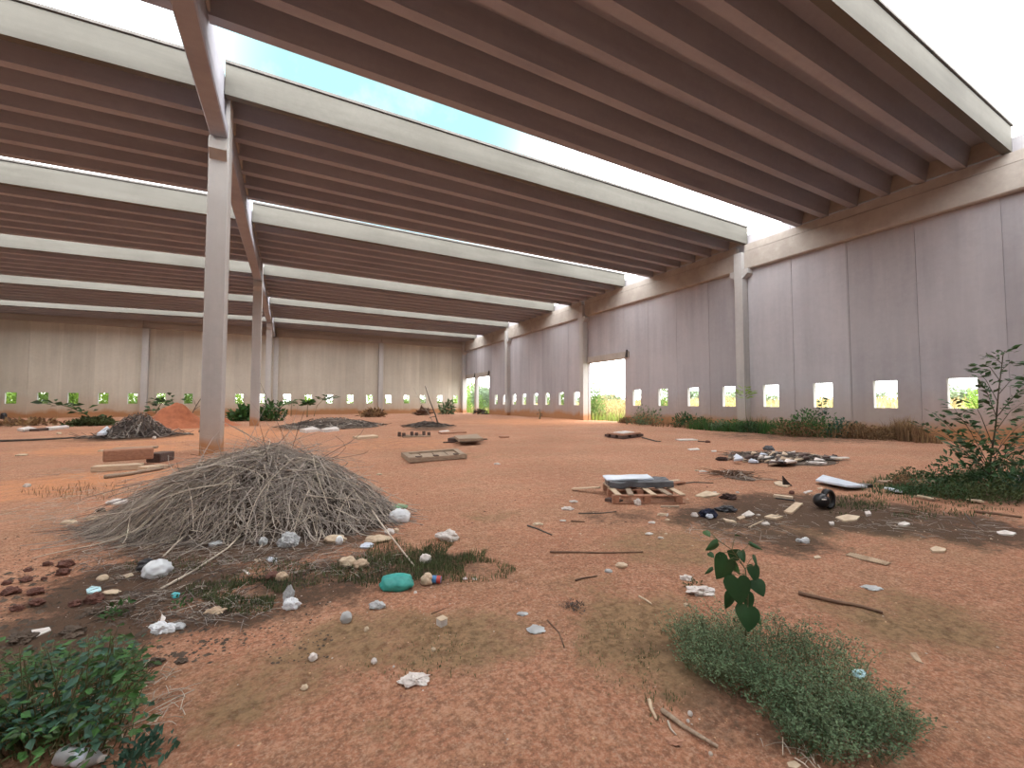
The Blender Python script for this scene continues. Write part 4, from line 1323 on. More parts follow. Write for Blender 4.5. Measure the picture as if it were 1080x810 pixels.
def crumpled_sheet(name, o, ex, ey, nx, ny, amp, thick, mat, label, cat, seed, curve=0):
    mb = MB()
    V = []
    for j in range(ny + 1):
        for i in range(nx + 1):
            u, v = i / nx, j / ny
            z = amp * noise.fractal(Vector((u * 4 + seed, v * 3, seed)), 1, 2, 3) + curve * math.sin(math.pi * v)
            e = 1 + .05 * noise.noise(Vector((u * 5, v * 5, seed)))
            V.append(Vector(ex) * (u - .5) * e + Vector(ey) * (v - .5) * e + Vector((0, 0, z)))
    n = len(V)
    V += [v - Vector((0, 0, thick)) for v in V]
    F = []
    q = nx + 1
    for j in range(ny):
        for i in range(nx):
            a = j * q + i
            F += [(a, a + 1, a + q + 1, a + q), (a + n + q, a + q + 1 + n, a + 1 + n, a + n)]
    rim = [i for i in range(q)] + [j * q + nx for j in range(1, ny + 1)] + [ny * q + i for i in range(nx - 1, -1, -1)] + [j * q for j in range(ny - 1, 0, -1)]
    for a, b in zip(rim, rim[1:] + rim[:1]): F.append((b, a, a + n, b + n))
    ob = mb.add(V, F).build(name, M[mat], smooth=False)
    ob.location = o
    return tag(ob, label, cat)
Z0 = PCt.z
up = Vector((0, 0, 1))
def on_pallet(px, py, lift):
    d = ray(px, py); z = Z0 + lift; k = (z - H) / d.z
    return Vector((d.x * k, d.y * k, z))
crumpled_sheet('plastic_sheet', PCt + PAY * .20 + PAX * .0 + up * .245, PAX * 1.04, PAY * .50, 18, 8, .030, .085, 'sheet_grey', 'stack of dirty dark grey sheeting lying on the broken pallet', 'sheet', 2)
crumpled_sheet('foam_sheet', PCt + PAY * .26 - PAX * .16 + up * .285, PAX * .80 + PAY * .10, PAY * .42, 10, 4, .010, .022, 'sheet_blue', 'bluish white sheet lying on top of the grey sheeting on the pallet', 'sheet', 5)
bar('plank', (604, 517), (632, 521), .10, .02, 'wood_pale', 'pale plank sticking out left from under the bluish white sheet', 'plank', .02, .10)
bar('plank', (693, 513), (722, 511), .09, .03, 'wood_red', 'reddish broken plank lying behind the right end of the pallet', 'plank', .03)
bar('plank', (688, 511), (716, 508), .08, .02, 'cream', 'cream splinter of board behind the pallet', 'plank', .02)
bar('plank', (640, 528), (655, 531), .12, .05, 'wood_dark', 'dark chunk of timber at the left corner of the pallet', 'timber', 0)
bar('plank', (697, 535), (716, 535), .05, .02, 'wood', 'thin grey slat on the soil in front of the pallet', 'plank', 0)

def crumple(name, px, py, wpx, hpx, mat, label, cat, seed=0, deep=1.0, rough=.28, knot=0, group=None, rot=0, lift=0):
    """crumpled bag, rag or wrapper standing on the soil at (px, py) = the middle of its foot"""
    c = gp(px, py)
    s = scl(c)
    a, hh = wpx * s / 2 * .86, hpx * s * .82
    c = c + FH * (a * deep * .5)
    c.z = hgt(c.x, c.y) + lift
    bm = bmesh.new()
    bmesh.ops.create_icosphere(bm, subdivisions=4, radius=1)
    for v in bm.verts:
        d = v.co.normalized()
        f = 1 + rough * (noise.noise(d * 1.7 + Vector((seed, 0, 0))) + .6 * abs(noise.noise(d * 3.7 + Vector((0, seed, 0)))) - .25 + .35 * noise.noise(d * 8 + Vector((0, 0, seed))))
        p = d * f
        z = p.z
        if z > .0 and knot: 
            t = max(0, z - .35) / .65
            p.x *= 1 - t * knot; p.y *= 1 - t * knot
        zz = (max(z, -.55) + .55) / 1.55 * hh
        q = RT * (p.x * a) + FH * (p.y * a * deep)
        if rot: q.rotate(Euler((0, 0, rot)))
        v.co = Vector((q.x, q.y, zz))
    me = bpy.data.meshes.new(name)
    bm.to_mesh(me); bm.free()
    me.polygons.foreach_set('use_smooth', [rough < .34] * len(me.polygons))
    me.materials.append(M[mat])
    o = bpy.data.objects.new(name, me)
    COL.objects.link(o)
    o.location = c
    return tag(o, label, cat, group)

crumple('stone', 673, 533, 9, 8, 'white_paper', 'white lump of foam in front of the pallet blocks', 'lump', 3)
# boards in the middle distance
def frame_panel():
    cs = [(426.7, 481.5), (480, 477.6), (488.6, 484), (434.5, 488.5)]
    P = [gp(*c) for c in cs]
    c = sum(P, Vector()) / 4
    c.z = hgt(c.x, c.y)
    root = empty('framed_board', c, 0, 'grey framed board panel lying flat on bare soil in the middle distance', 'board')
    Q = [p - c for p in P]
    for q in Q: q.z = 0
    def edge(a, b, nm, w=.16, h=.12):
        d = (b - a); L = d.length; d.normalize()
        MB().obox((a + b) / 2 + Vector((0, 0, h / 2 + .01)), d, up.cross(d), up, L + w, w, h).build(nm, M['wood'], root, bevel=.01)
    for i in range(4): edge(Q[i], Q[(i + 1) % 4], 'frame_rail')
    for k in range(4):
        t0, t1 = (k + .06) / 4, (k + .94) / 4
        a, b = Q[0].lerp(Q[1], t0), Q[3].lerp(Q[2], t0)
        c2, d2 = Q[3].lerp(Q[2], t1), Q[0].lerp(Q[1], t1)
        V = [a, b, c2, d2]
        MB().add([v + Vector((0, 0, .03)) for v in V] + [v + Vector((0, 0, .075)) for v in V], [(0, 1, 2, 3), (7, 6, 5, 4), (0, 4, 5, 1), (1, 5, 6, 2), (2, 6, 7, 3), (3, 7, 4, 0)]).build('board', M['wood'], root)
    for k in (.12, .45, .85):
        a = Q[3].lerp(Q[2], k)
        MB().obox(a + Vector((0, 0, .14)), (Q[2] - Q[3]).normalized(), up.cross((Q[2] - Q[3]).normalized()), up, .12, .14, .03).build('rust_plate', M['wood_dark'], root)
frame_panel()
slab('board', [(479, 462), (503, 460.5), (510, 464), (484, 466)], .10, 'wood', 'weathered board propped on dark timber beyond the framed panel', 'board', lift=.16, warp=.03)
bar('timber', (476, 466.5), (486, 463.5), .3, .16, 'wood_dark', 'dark timber block propping the weathered board', 'timber')
bar('timber', (487, 466.5), (506, 465), .25, .12, 'wood_dark', 'dark timber lying under the front of the weathered board', 'timber', 0)
bar('plank', (468, 467.3), (478, 466.6), .12, .05, 'wood_dark', 'dark slat sticking out left of the propped board', 'plank')
bar('plank', (506, 464.3), (513, 463.6), .12, .05, 'wood_dark', 'dark slat sticking out right of the propped board', 'plank')
def shoe_strip():
    A, B = gp(422, 461.5), gp(451, 460.5)
    c = (A + B) / 2; c.z = hgt(c.x, c.y)
    root = empty('crate_base', c, 0, 'broken crate base with short dark posts, left of the propped board', 'crate')
    d = (B - A); L = d.length; d.normalize(); e = up.cross(d)
    for j in (-.35, .35):
        MB().obox(e * j + Vector((0, 0, .06)), d, e, up, L, .12, .06).build('slat', M['wood'], root, bevel=.01)
    for k in range(3):
        for j in (-.3, .3):
            MB().obox(d * L * (k / 2 - .5) * .9 + e * j + Vector((0, 0, .13)), d, e, up, .12, .12, .20).build('post', M['wood_dark'], root, bevel=.015)
    return root
shoe_strip()
slab('board', [(463, 455.2), (472, 454.2), (474, 454.9), (465, 456)], .05, 'white_paper', 'small white board beyond the propped board', 'board')
slab('board', [(462, 457), (487, 455.8), (492, 456.6), (466, 458)], .08, 'wood_red', 'long thin dark red board beyond the propped board', 'board')
slab('board', [(526, 461), (536, 460.2), (537, 461.4), (528, 462)], .07, 'wood_red', 'small reddish board alone on the soil right of the propped board', 'board')
slab('board', [(372, 462.5), (394, 460.6), (399, 462), (377, 464)], .10, 'wood_pale', 'pale tan board lying below the flat wide dark heap', 'board')
def low_pallet():
    cs = [(640, 461.5), (660, 458.6), (676, 461), (657, 463.5)]
    P = [gp(*q) for q in cs]
    c = sum(P, Vector()) / 4; c.z = hgt(c.x, c.y)
    root = empty('pallet', c, 0, 'low dark pallet with a pale top lying before the tall doorway', 'pallet')
    Q = [p - c for p in P]
    for q in Q: q.z = 0
    def pl(z0, z1, f, nm, m):
        V = [q * f for q in Q]
        MB().add([v + Vector((0, 0, z0)) for v in V] + [v + Vector((0, 0, z1)) for v in V], [(0, 1, 2, 3)[::-1], (4, 5, 6, 7), (0, 1, 5, 4), (1, 2, 6, 5), (2, 3, 7, 6), (3, 0, 4, 7)]).build(nm, M[m], root)
    pl(.14, .20, 1, 'deck', 'wood_red'); pl(.0, .03, 1, 'base', 'wood_dark'); pl(.201, .23, .62, 'pale_top', 'white_paper')
    for q in Q:
        MB().obox(q * .85 + Vector((0, 0, .085)), (1, 0, 0), (0, 1, 0), (0, 0, 1), .3, .3, .11).build('block', M['wood_dark'], root)
    for a, b in ((0, 1), (1, 2), (2, 3), (3, 0)):
        m_ = (Q[a] + Q[b]) / 2
        MB().obox(m_ * .9 + Vector((0, 0, .085)), (1, 0, 0), (0, 1, 0), (0, 0, 1), .3, .3, .11).build('block', M['wood_dark'], root)
low_pallet()
stick('cable', [(677, 462), (685, 464), (692, 466), (697, 466)], .03, 'twig_dark', 'thin dark cable trailing right from the low pallet', 'cable')
slab('board', [(712, 463.4), (730, 463), (736, 464), (718, 464.6)], .04, 'white_paper', 'white strip of board on the soil before the right wall weeds', 'board')
slab('paper', [(725, 474), (736, 473), (738, 474.6), (728, 475.3)], .02, 'white_paper', 'white sheet of paper left of the flat rubbish heap', 'paper')
slab('paper', [(750, 475.6), (755, 475.2), (756, 476.3), (751, 476.6)], .02, 'white_paper', 'small white scrap right of the white sheet of paper by the rubbish heap', 'paper')
bar('plank', (736, 466), (749, 466.5), .10, .04, 'wood_dark', 'dark slat beyond the white sheet near the wall weeds', 'plank')
crumple('clod', 747, 467, 6, 3, 'clod', 'dark lump of earth at the end of the dark slat near the wall weeds', 'lump', 4)

# timber stack left of the brush pile
bar('timber', (108, 493), (161, 489), .42, .28, 'wood_red', 'thick brick red timber lying on pale planks left of the brush pile', 'timber', .14)
bar('timber', (161, 488), (177, 485), .36, .24, 'wood_dark', 'short dark timber at the right end of the brick red timber', 'timber', .0)
bar('plank', (98, 497.5), (150, 494.5), .30, .13, 'wood_pale', 'pale plank under the brick red timber', 'plank', 0)
bar('plank', (150, 497), (172, 494), .3, .10, 'wood_pale', 'short pale plank right of the brick red timber', 'plank', 0)
stick('stick', [(112, 505), (140, 501), (168, 496), (182, 492)], .05, 'wood', 'grey pole running from the timber stack toward the brush pile', 'pole')
bar('plank', (105, 476.3), (133, 475.2), .22, .05, 'cream', 'pale slat lying beyond the timber stack', 'plank', 0)
bar('plank', (120, 474.6), (166, 472.6), .3, .07, 'wood', 'long grey board lying beyond the timber stack', 'plank', 0)
slab('sheet', [(18, 454.2), (30, 452), (39, 453.4), (25, 455.6)], .12, 'white_paper', 'white slab lying on the soil at the far left, left one of two', 'slab', warp=.03)
slab('sheet', [(48, 452.6), (70, 450.4), (73, 451.8), (52, 454)], .12, 'white_paper', 'long white slab lying on the soil at the far left, right one of two', 'slab')
bar('plank', (36, 455), (50, 453.6), .4, .14, 'wood_dark', 'dark plank between the two white slabs at the far left', 'plank')
slab('sheet', [(316, 455.6), (330, 453.2), (338, 454.6), (322, 457)], .16, 'white_paper', 'white sheet lying before the flat wide dark heap, left one of two', 'sheet', warp=.04)
slab('sheet', [(338, 455), (354, 452.8), (358, 454), (343, 456.2)], .16, 'white_paper', 'white sheet lying before the flat wide dark heap, right one of two', 'sheet', warp=.04)
crumple('dark_block', 2, 439 + 3, 6, 8, 'black_bag', 'black bin bag at the far wall on the left edge of the photo', 'bag', 3)
crumple('stone', 61, 448 + 10, 5, 2.5, 'cream', 'small pale stone lying below the two white slabs', 'stone', 3)
crumple('stone', 20, 481, 11, 2.4, 'cream', 'flat pale scrap on bright soil at the left edge', 'scrap', 8)
crumple('clod', 162, 432 + 31, 4, 4, 'white_paper', 'white scrap at the foot of the small dark brush heap', 'scrap', 2)
crumple('rag', 142, 455 + 1, 9, 9, 'cardboard', 'tan rag on the front of the small dark brush heap', 'rag', 5, lift=.35)
slab('board', [(102, 459.5), (113, 453), (118, 454), (110, 461)], .10, 'sheet_blue', 'pale bent sheet leaning at the left flank of the small dark brush heap', 'sheet', warp=.12, lift=.15)
crumple('black_bag', 108, 461, 10, 6, 'black_bag', 'black bag under the pale bent sheet by the small dark brush heap', 'bag', 6)
crumple('clod', 211, 454 + 2, 4, 4, 'twig_dark', 'small dark lump left of the first centre column', 'lump', 7)
crumple('scrap', 27, 514, 7, 5, 'white_paper', 'small white scrap on bright soil at the left', 'scrap', 2)
crumple('plastic', 122, 532, 26, 6, 'white_paper', 'crumpled pale plastic at the left foot of the brush pile', 'plastic', 5, .6)
crumple('plastic', 70, 553, 18, 5, 'cream', 'pale flat lump of plastic at the far left foot of the brush pile', 'plastic', 9, .6)
crumple('plastic', 96, 549, 14, 6, 'cream', 'cream wrapper lying in the left tip of the brush pile', 'wrapper', 12, .6)
crumple('clod', 104, 540, 10, 4, 'humus', 'dark lump beside the crumpled pale plastic', 'lump', 6)
crumple('plastic', 165, 542, 10, 5, 'clear_bag', 'milky scrap of film caught in the left side of the brush pile', 'film', 4, lift=.25)

# ------------------------------------------------------------------ litter round the brush pile
crumple('plastic_bag', 161, 609, 31, 20, 'white_bag', 'round white plastic bag on dark litter left of the pile front', 'bag', 11, .9, .22)
crumple('plastic_bag', 150, 603, 18, 15, 'black_bag', 'black plastic bag tucked behind the round white bag', 'bag', 14)
crumple('plastic_bag', 420, 551, 27, 16, 'white_bag', 'white plastic bag at the right foot of the brush pile', 'bag', 21, .8, .24)
crumple('green_wrapper', 421, 537, 17, 5, 'green_film', 'green wrapper behind the white bag at the right foot of the pile', 'wrapper', 5)
crumple('plastic_bag', 472, 571, 27, 12, 'white_paper', 'crumpled whitish bag alone on bare soil right of the pile', 'bag', 31, .6, .4)
crumple('plastic_bag', 417, 623, 42, 19, 'teal_bag', 'teal plastic bag lying on the green weeds', 'bag', 41, .7, .2)
def knot_bag():
    r = empty('plastic_bag', gp(306, 643), 0, 'upright translucent white bag below the brush pile', 'bag')
    for nm, px, py, w, h_, sd, kn, m in (('bag_body', 306, 643, 21, 14, 51, .3, 'white_bag'), ('bag_neck', 304, 636, 13, 22, 53, .55, 'clear_bag')):
        o = crumple(nm, px, py, w, h_, m, None, None, sd, .7, .4, kn)
        o.location = o.location - r.location
        o.parent = r
knot_bag()
crumple('plastic_bag', 302, 577, 23, 17, 'clear_bag', 'milky grey bag stuck in the front edge of the brush pile', 'bag', 61, .8, .35)
crumple('plastic_bag', 276, 575, 10, 9, 'clear_bag', 'small milky bag left of the milky grey bag in the pile', 'bag', 63)
crumple('wrapper', 352, 573, 27, 9, 'cream', 'green and cream wrapper at the front right foot of the pile', 'wrapper', 65, .6)
crumple('cup', 357, 574, 9, 10, 'white_bag', 'small white cup standing in the green and cream wrapper', 'cup', 66, 1, .1)
crumple('wrapper', 398, 572, 34, 7, 'cream', 'long cream wrapper right of the white cup', 'wrapper', 67, .5)
crumple('wrapper', 386, 578, 16, 5, 'sheet_blue', 'bluish film before the long cream wrapper', 'film', 68)
crumple('wrapper', 410, 564, 12, 7, 'white_paper', 'white scrap between the white bag and the pile', 'scrap', 69)
crumple('wrapper', 418, 562, 6, 6, 'cream', 'small cream scrap just below the white bag', 'scrap', 70)
crumple('paper_bag', 365, 598, 20, 12, 'cream', 'cream paper bag in the weeds left of the teal bag', 'bag', 71, .8)
crumple('peel', 379, 599, 18, 9, 'cardboard', 'brown peel lying against the cream paper bag', 'scrap', 72)
crumple('cup', 448, 594, 14, 11, 'white_paper', 'crushed white cup in the weeds behind the drink can', 'cup', 73, .9, .3)
def lathe(prof, n=18):
    mb = MB()
    for i in range(n):
        a = 2 * math.pi * i / n
        mb.v += [(r * math.cos(a), r * math.sin(a), z) for r, z in prof]
    m = len(prof)
    for i in range(n):
        for k in range(m - 1):
            mb.f.append((i * m + k, (i + 1) % n * m + k, (i + 1) % n * m + k + 1, i * m + k + 1))
    return mb
def lying(name, px, py, label, cat, rx, rz, parts, z):
    c = gp(px, py)
    r = empty(name, c + Vector((0, 0, z)), 0, label, cat)
    r.rotation_euler = (rx, 0, rz)
    for nm, prof, m in parts:
        lathe(prof).build(nm, M[m], r, smooth=True)
    return r
s_ = scl(gp(466, 614))
lying('drink_can', 465, 615, 'blue and red drink can lying right of the teal bag', 'can', R(88), R(-118),
      [('body', [(0, .0), (.027, 0), (.032, .006), (.032, .10)], 'blue'), ('label_band', [(.0325, .0), (.0325, .035)], 'red'), ('can_top', [(.032, .10), (.027, .115), (.026, .112), (0, .112)], 'sheet_blue')], .03)
crumple('cup', 450, 617, 15, 14, 'cream', 'crushed cream and brown cup between the teal bag and the drink can', 'cup', 75, .8, .3)
crumple('lid', 397, 642, 19, 8, 'clear_bag', 'clear crumpled plastic tray below the teal bag', 'plastic', 76, .6, .35)
crumple('scrap', 438, 626, 4, 3, 'white_paper', 'tiny white scrap between teal bag and drink can', 'scrap', 77)
slab('scrap', [(487, 609.5), (492, 608.5), (493, 610.5), (489, 611)], .006, 'white_paper', 'tiny white scrap right of the drink can', 'scrap')
slab('scrap', [(498, 609.5), (502, 609), (503, 611), (499, 611.2)], .006, 'white_paper', 'farther tiny white scrap right of the drink can', 'scrap')
slab('lid', [(91, 621), (97, 617.5), (106, 618.5), (107, 621.5), (99, 624.5), (92, 624.5)], .012, 'cyan', 'pale cyan plastic lid left of the round white bag', 'lid')
slab('cap', [(180, 626.5), (184, 624), (190, 624.5), (189, 627.5), (183, 629)], .015, 'turq', 'small turquoise bottle cap below the round white bag', 'cap')
crumple('wrapper', 115, 627, 22, 4, 'cream', 'narrow cream strip right of the cyan lid', 'scrap', 81, .5)
crumple('stone', 106, 613, 13, 7, 'cream', 'cream stone above the cyan lid', 'stone', 82, .8, .15)
slab('scrap', [(130, 606), (139, 603.5), (141, 606), (133, 608.5)], .01, 'cream', 'flat cream scrap left of the round white bag', 'scrap')
crumple('wrapper', 168, 668, 27, 12, 'white_bag', 'crumpled white wrapper on dark litter above the leafy weed', 'wrapper', 83, .6, .45)
slab('paper_flap', [(167, 658), (171, 645), (175, 648), (171, 659)], .004, 'white_paper', 'upright white flap of paper behind the crumpled white wrapper', 'paper', lift=.03)
crumple('wrapper', 186, 664, 18, 7, 'clear_bag', 'dull milky film right of the crumpled white wrapper', 'film', 85, .6)
slab('plate_shard', [(27, 669), (34, 662), (52, 659), (54, 662), (40, 668), (30, 671)], .012, 'white_paper', 'white plate shard on the black litter at lower left', 'shard')
slab('scrap', [(280, 589), (285, 587), (293, 588.5), (292, 591.5), (284, 592)], .008, 'sheet_blue', 'flat pale blue scrap before the milky grey bag', 'scrap')
slab('scrap', [(256, 600), (259, 599.5), (264, 603), (262, 604.5)], .006, 'white_paper', 'small white chip in the litter left of the upright bag', 'scrap')
slab('scrap', [(268, 589.5), (274, 588.5), (276, 591), (270, 592)], .006, 'cream', 'small cream chip left of the pale blue scrap', 'scrap')
crumple('peel', 296, 613, 14, 11, 'cardboard', 'orange brown peel above the upright translucent bag', 'scrap', 86, .8)
crumple('clod', 285, 612, 15, 9, 'clod', 'dark rag left of the orange brown peel', 'rag', 87)
crumple('leaf_litter', 225, 648, 24, 6, 'cardboard', 'heap of dry brown leaves left of the upright translucent bag', 'leaves', 88, .6, .5)
crumple('film', 225, 576, 16, 5, 'clear_bag', 'milky scrap of film in the litter before the brush pile', 'film', 89)
crumple('film', 222, 562, 14, 5, 'clear_bag', 'milky scrap of film higher up in the litter before the brush pile', 'film', 90)

# ------------------------------------------------------------------ foreground litter
crumple('cup', 364, 657, 14, 13, 'clear_bag', 'small clear plastic cup standing on bare soil below the weeds', 'cup', 91, .8, .12)
def small_cup():
    c = gp(466, 659); s = scl(c)
    r = empty('cup', c, .3, 'small square pale cup standing on bare soil in the foreground', 'cup')
    a = 4.2 * s
    MB().box(-a, a, -a, a, -.002, 7 * s).build('cup_body', M['white_paper'], r, bevel=.004)
    MB().box(-a * 1.12, a * 1.12, -a * 1.12, a * 1.12, 6.4 * s, 7.3 * s).build('rim', M['cream'], r, bevel=.003)
small_cup()
crumple('paper', 437, 722, 36, 8, 'white_paper', 'torn shreds of white tissue on the foreground soil', 'paper', 95, .55, .6)
crumple('scrap', 394, 700, 8, 6, 'white_paper', 'small white scrap left of the torn tissue', 'scrap', 96, .8)
crumple('scrap', 457, 687, 6, 4, 'cream', 'small cream chip behind the torn tissue', 'scrap', 97)
crumple('scrap', 415, 704, 3, 2, 'white_paper', 'tiny white crumb between the white scrap and the torn tissue', 'scrap', 98)
crumple('cup', 329, 697, 10, 8, 'white_paper', 'little crushed white cup with a twig on the left foreground soil', 'cup', 99)
crumple('scrap', 320, 728, 9, 5, 'cream', 'pale crumb of paper below the little crushed white cup', 'scrap', 100)
crumple('scrap', 386, 666, 6, 5, 'cream', 'cream crumb right of the clear plastic cup', 'scrap', 101)
crumple('film', 566, 667, 23, 3.5, 'clear_bag', 'flat bluish film scrap pressed into bare soil in the middle', 'film', 102, .8, .4)
crumple('film', 551, 649, 13, 2.5, 'clear_bag', 'smaller bluish film scrap above the flat bluish film', 'film', 103, .7, .4)
crumple('stone', 656, 599, 15, 6, 'cream', 'flat pale stone right of the middle below the long level stick', 'stone', 104, .7, .2)
crumple('stone', 642, 604, 10, 4, 'clear_bag', 'flat greyish stone left of the flat pale stone', 'stone', 105, .7, .2)
crumple('paper', 740, 628, 30, 9, 'white_paper', 'torn white paper litter left of the heart leaved seedling', 'paper', 106, .7, .6)
crumple('paper', 725, 612, 16, 5, 'white_paper', 'smaller torn paper scrap behind the torn white paper litter', 'paper', 107, .7, .6)
crumple('scrap', 724, 640, 6, 4, 'cream', 'cream crumb in front of the torn white paper litter', 'scrap', 108)
crumple('pebble', 728.5, 755, 6, 5, 'white_paper', 'white pebble on the soil left of the weed clump', 'pebble', 109, 1, .08)
crumple('pebble', 726, 762, 4, 3.5, 'white_paper', 'smaller white pebble just below the white pebble', 'pebble', 110, 1, .08)
crumple('pebble', 750, 797, 5, 4, 'stone', 'pale pebble at the lower end of the grey brown pole', 'pebble', 111, 1, .08)
slab('leaf', [(960, 686), (966, 687), (973, 695), (974, 698), (966, 695), (961, 690)], .006, 'cardboard', 'dry tan leaf alone on red soil right of the weed clump', 'leaf', warp=.008)
o = crumple('wrapper', 909, 739, 15, 8, 'cyan', 'small pale blue wrapper caught on the right side of the weed clump', 'wrapper', 112, .6, .5, lift=.12)
slab('scrap', [(830, 803), (838, 801), (845, 806), (840, 809), (832, 808)], .006, 'cream', 'pale paper scrap at the bottom edge below the weed clump', 'scrap')
crumple('rag', 712, 785, 20, 4, 'wood_red', 'dark red scrap of cloth beside the grey brown pole', 'rag', 113, .6, .5)
s_ = scl(gp(85, 806))
lying('bottle', 62, 806, 'clear plastic bottle lying at the bottom edge under the leafy weed', 'bottle', R(90), R(58),
      [('body', [(0, 0), (.030, 0), (.033, .01), (.033, .06), (.030, .075), (.033, .09), (.033, .15), (.02, .185), (.013, .195)], 'clear_bag'), ('cap', [(.015, .195), (.015, .212), (0, .212)], 'white_paper'), ('label_band', [(.0336, .092), (.0336, .145)], 'sheet_blue')], .035)
# corrugated strip
def corrugated():
    A, B = gp(894, 585), gp(938, 596)
    c = (A + B) / 2; c.z = hgt(c.x, c.y)
    ax = (B - A); L = ax.length; ax.normalize(); ay = up.cross(ax)
    mb = MB(); n, V = 44, []
    for i in range(n + 1):
        x = (i / n - .5) * L
        w = .075 * (1 - .5 * abs(i / n - .45))
        e = .010 * noise.noise(Vector((i * .6, 0, 4)))
        z = .012 + .007 * math.sin(i * 2.2)
        V += [ax * x + ay * (w + e) + up * z, ax * x - ay * (w - e) + up * z]
    m = len(V)
    V += [v - up * .006 for v in V]
    F = []
    for i in range(n):
        a = 2 * i
        F += [(a, a + 1, a + 3, a + 2), (a + 2 + m, a + 3 + m, a + 1 + m, a + m), (a, a + 2, a + 2 + m, a + m), (a + 3, a + 1, a + 1 + m, a + 3 + m)]
    o = mb.add(V, F).build('cardboard_strip', M['cardboard'])
    o.location = c
    tag(o, 'tan corrugated strip lying on pink soil right of the seedling', 'cardboard')
corrugated()
crumple('paper', 922, 622, 22, 3, 'clear_bag', 'faint dirty film on the soil below the corrugated strip', 'film', 115, .6, .4)
crumple('film', 850, 573, 12, 7, 'white_bag', 'shiny white lid standing on dark soil behind the corrugated strip', 'lid', 116, .5, .3)
crumple('scrap', 845, 572, 9, 4, 'clear_bag', 'grey film left of the shiny white lid', 'film', 117)
slab('scrap', [(858, 587), (863, 585.5), (866, 588), (860, 589)], .008, 'cream', 'cream chip below the shiny white lid', 'scrap')
slab('cardboard', [(981, 580), (987, 577.5), (998, 580.5), (996, 583), (984, 583)], .02, 'cream', 'torn cream cardboard on pink soil at right', 'cardboard')
slab('paper', [(947, 553), (954, 550.5), (960, 553), (955, 555)], .02, 'white_paper', 'white paper scrap on the trampled dark soil at right', 'paper')
slab('paper', [(1051, 561), (1060, 559.5), (1072, 562.5), (1068, 564.5), (1054, 563.5)], .02, 'white_paper', 'white board scrap at the right edge on red soil', 'board')
slab('cardboard', [(881, 546), (893, 543), (907, 545), (903, 549), (890, 550)], .02, 'cream', 'tan flattened carton in front of the black round casing', 'cardboard')
slab('paper', [(912, 541), (917, 540), (919, 543), (914, 544)], .03, 'white_paper', 'small white scrap right of the tan flattened carton', 'scrap')
slab('paper', [(874, 551), (879, 550.5), (880, 553), (876, 553.5)], .02, 'white_paper', 'small white scrap left of the tan flattened carton', 'scrap')
crumple('cup', 1076, 507, 5, 7, 'white_paper', 'small white cup in the weeds under the sapling', 'cup', 118)
bar('plank', (936, 518), (948, 522), .10, .03, 'sheet_blue', 'short pale plank right of the white board in the weeds', 'plank', .04)
bar('plank', (967, 525), (985, 529), .10, .03, 'cream', 'cream plank in the front edge of the weeds at right', 'plank', .02)
bar('plank', (1022, 530), (1036, 531), .12, .03, 'cream', 'cream slat lying before the sapling', 'plank', .02)
bar('plank', (928, 513), (984, 512), .16, .04, 'wood', 'grey board half hidden in weeds right of the white board', 'plank', .06)
# white board with black edge
slab('board', [(860.5, 506.5), (868, 502.5), (915, 511.5), (893.7, 514)], .035, 'sheet_blue', 'bluish white board lying tilted on the soil right of the middle', 'board', lift=.06, warp=.03)
bar('timber', (893, 515), (916, 513.5), .16, .06, 'black', 'black strip under the right end of the bluish white board', 'strip', 0)
# black round casing
def casing():
    c = gp(871, 537); s = scl(c)
    r = 11.0 * s
    root = empty('round_casing', c + Vector((0, 0, 0)), 0, 'black round hollow plastic casing lying on its side', 'casing')
    o1 = -RT * (4.6 * s) + up * (9 * s)
    bm = bmesh.new(); bmesh.ops.create_uvsphere(bm, u_segments=24, v_segments=14, radius=7.6 * s)
    me = bpy.data.meshes.new('bulb'); bm.to_mesh(me); bm.free()
    me.polygons.foreach_set('use_smooth', [True] * len(me.polygons)); me.materials.append(M['black'])
    ob = bpy.data.objects.new('bulb', me); COL.objects.link(ob); ob.parent = root; ob.location = o1
    ax = (RT * .18 - FH * .98).normalized()
    ay = up; az = ax.cross(ay)
    az2 = up.cross(ax).normalized()
    mb = MB()
    n = 28; cc = RT * (4.8 * s) + up * (10.2 * s) + FH * (3 * s)
    V = []
    for i in range(n):
        a = 2 * math.pi * i / n
        for (rr, w) in ((7.0 * s, -3 * s), (9.4 * s, -3 * s), (9.4 * s, 3 * s), (7.0 * s, 3 * s)):
            V.append(cc + az2 * (math.cos(a) * rr * .70) + up * (math.sin(a) * rr * 1.08) + ax * w)
    F = []
    for i in range(n):
        for k in range(4):
            F.append((i * 4 + k, i * 4 + (k + 1) % 4, (i + 1) % n * 4 + (k + 1) % 4, (i + 1) % n * 4 + k))
    mb.add(V, F).build('rim_ring', M['black'], root, smooth=True)
    w = -RT * (6.3 * s) + up * (11.5 * s) - FH * (6.9 * s)
    MB().obox(w, RT, FH, up, 5 * s, .8 * s, 1.4 * s).build('painted_highlight', M['white_paper'], root, bevel=.004)  # highlight on the bulb, set in as a white strip
casing()
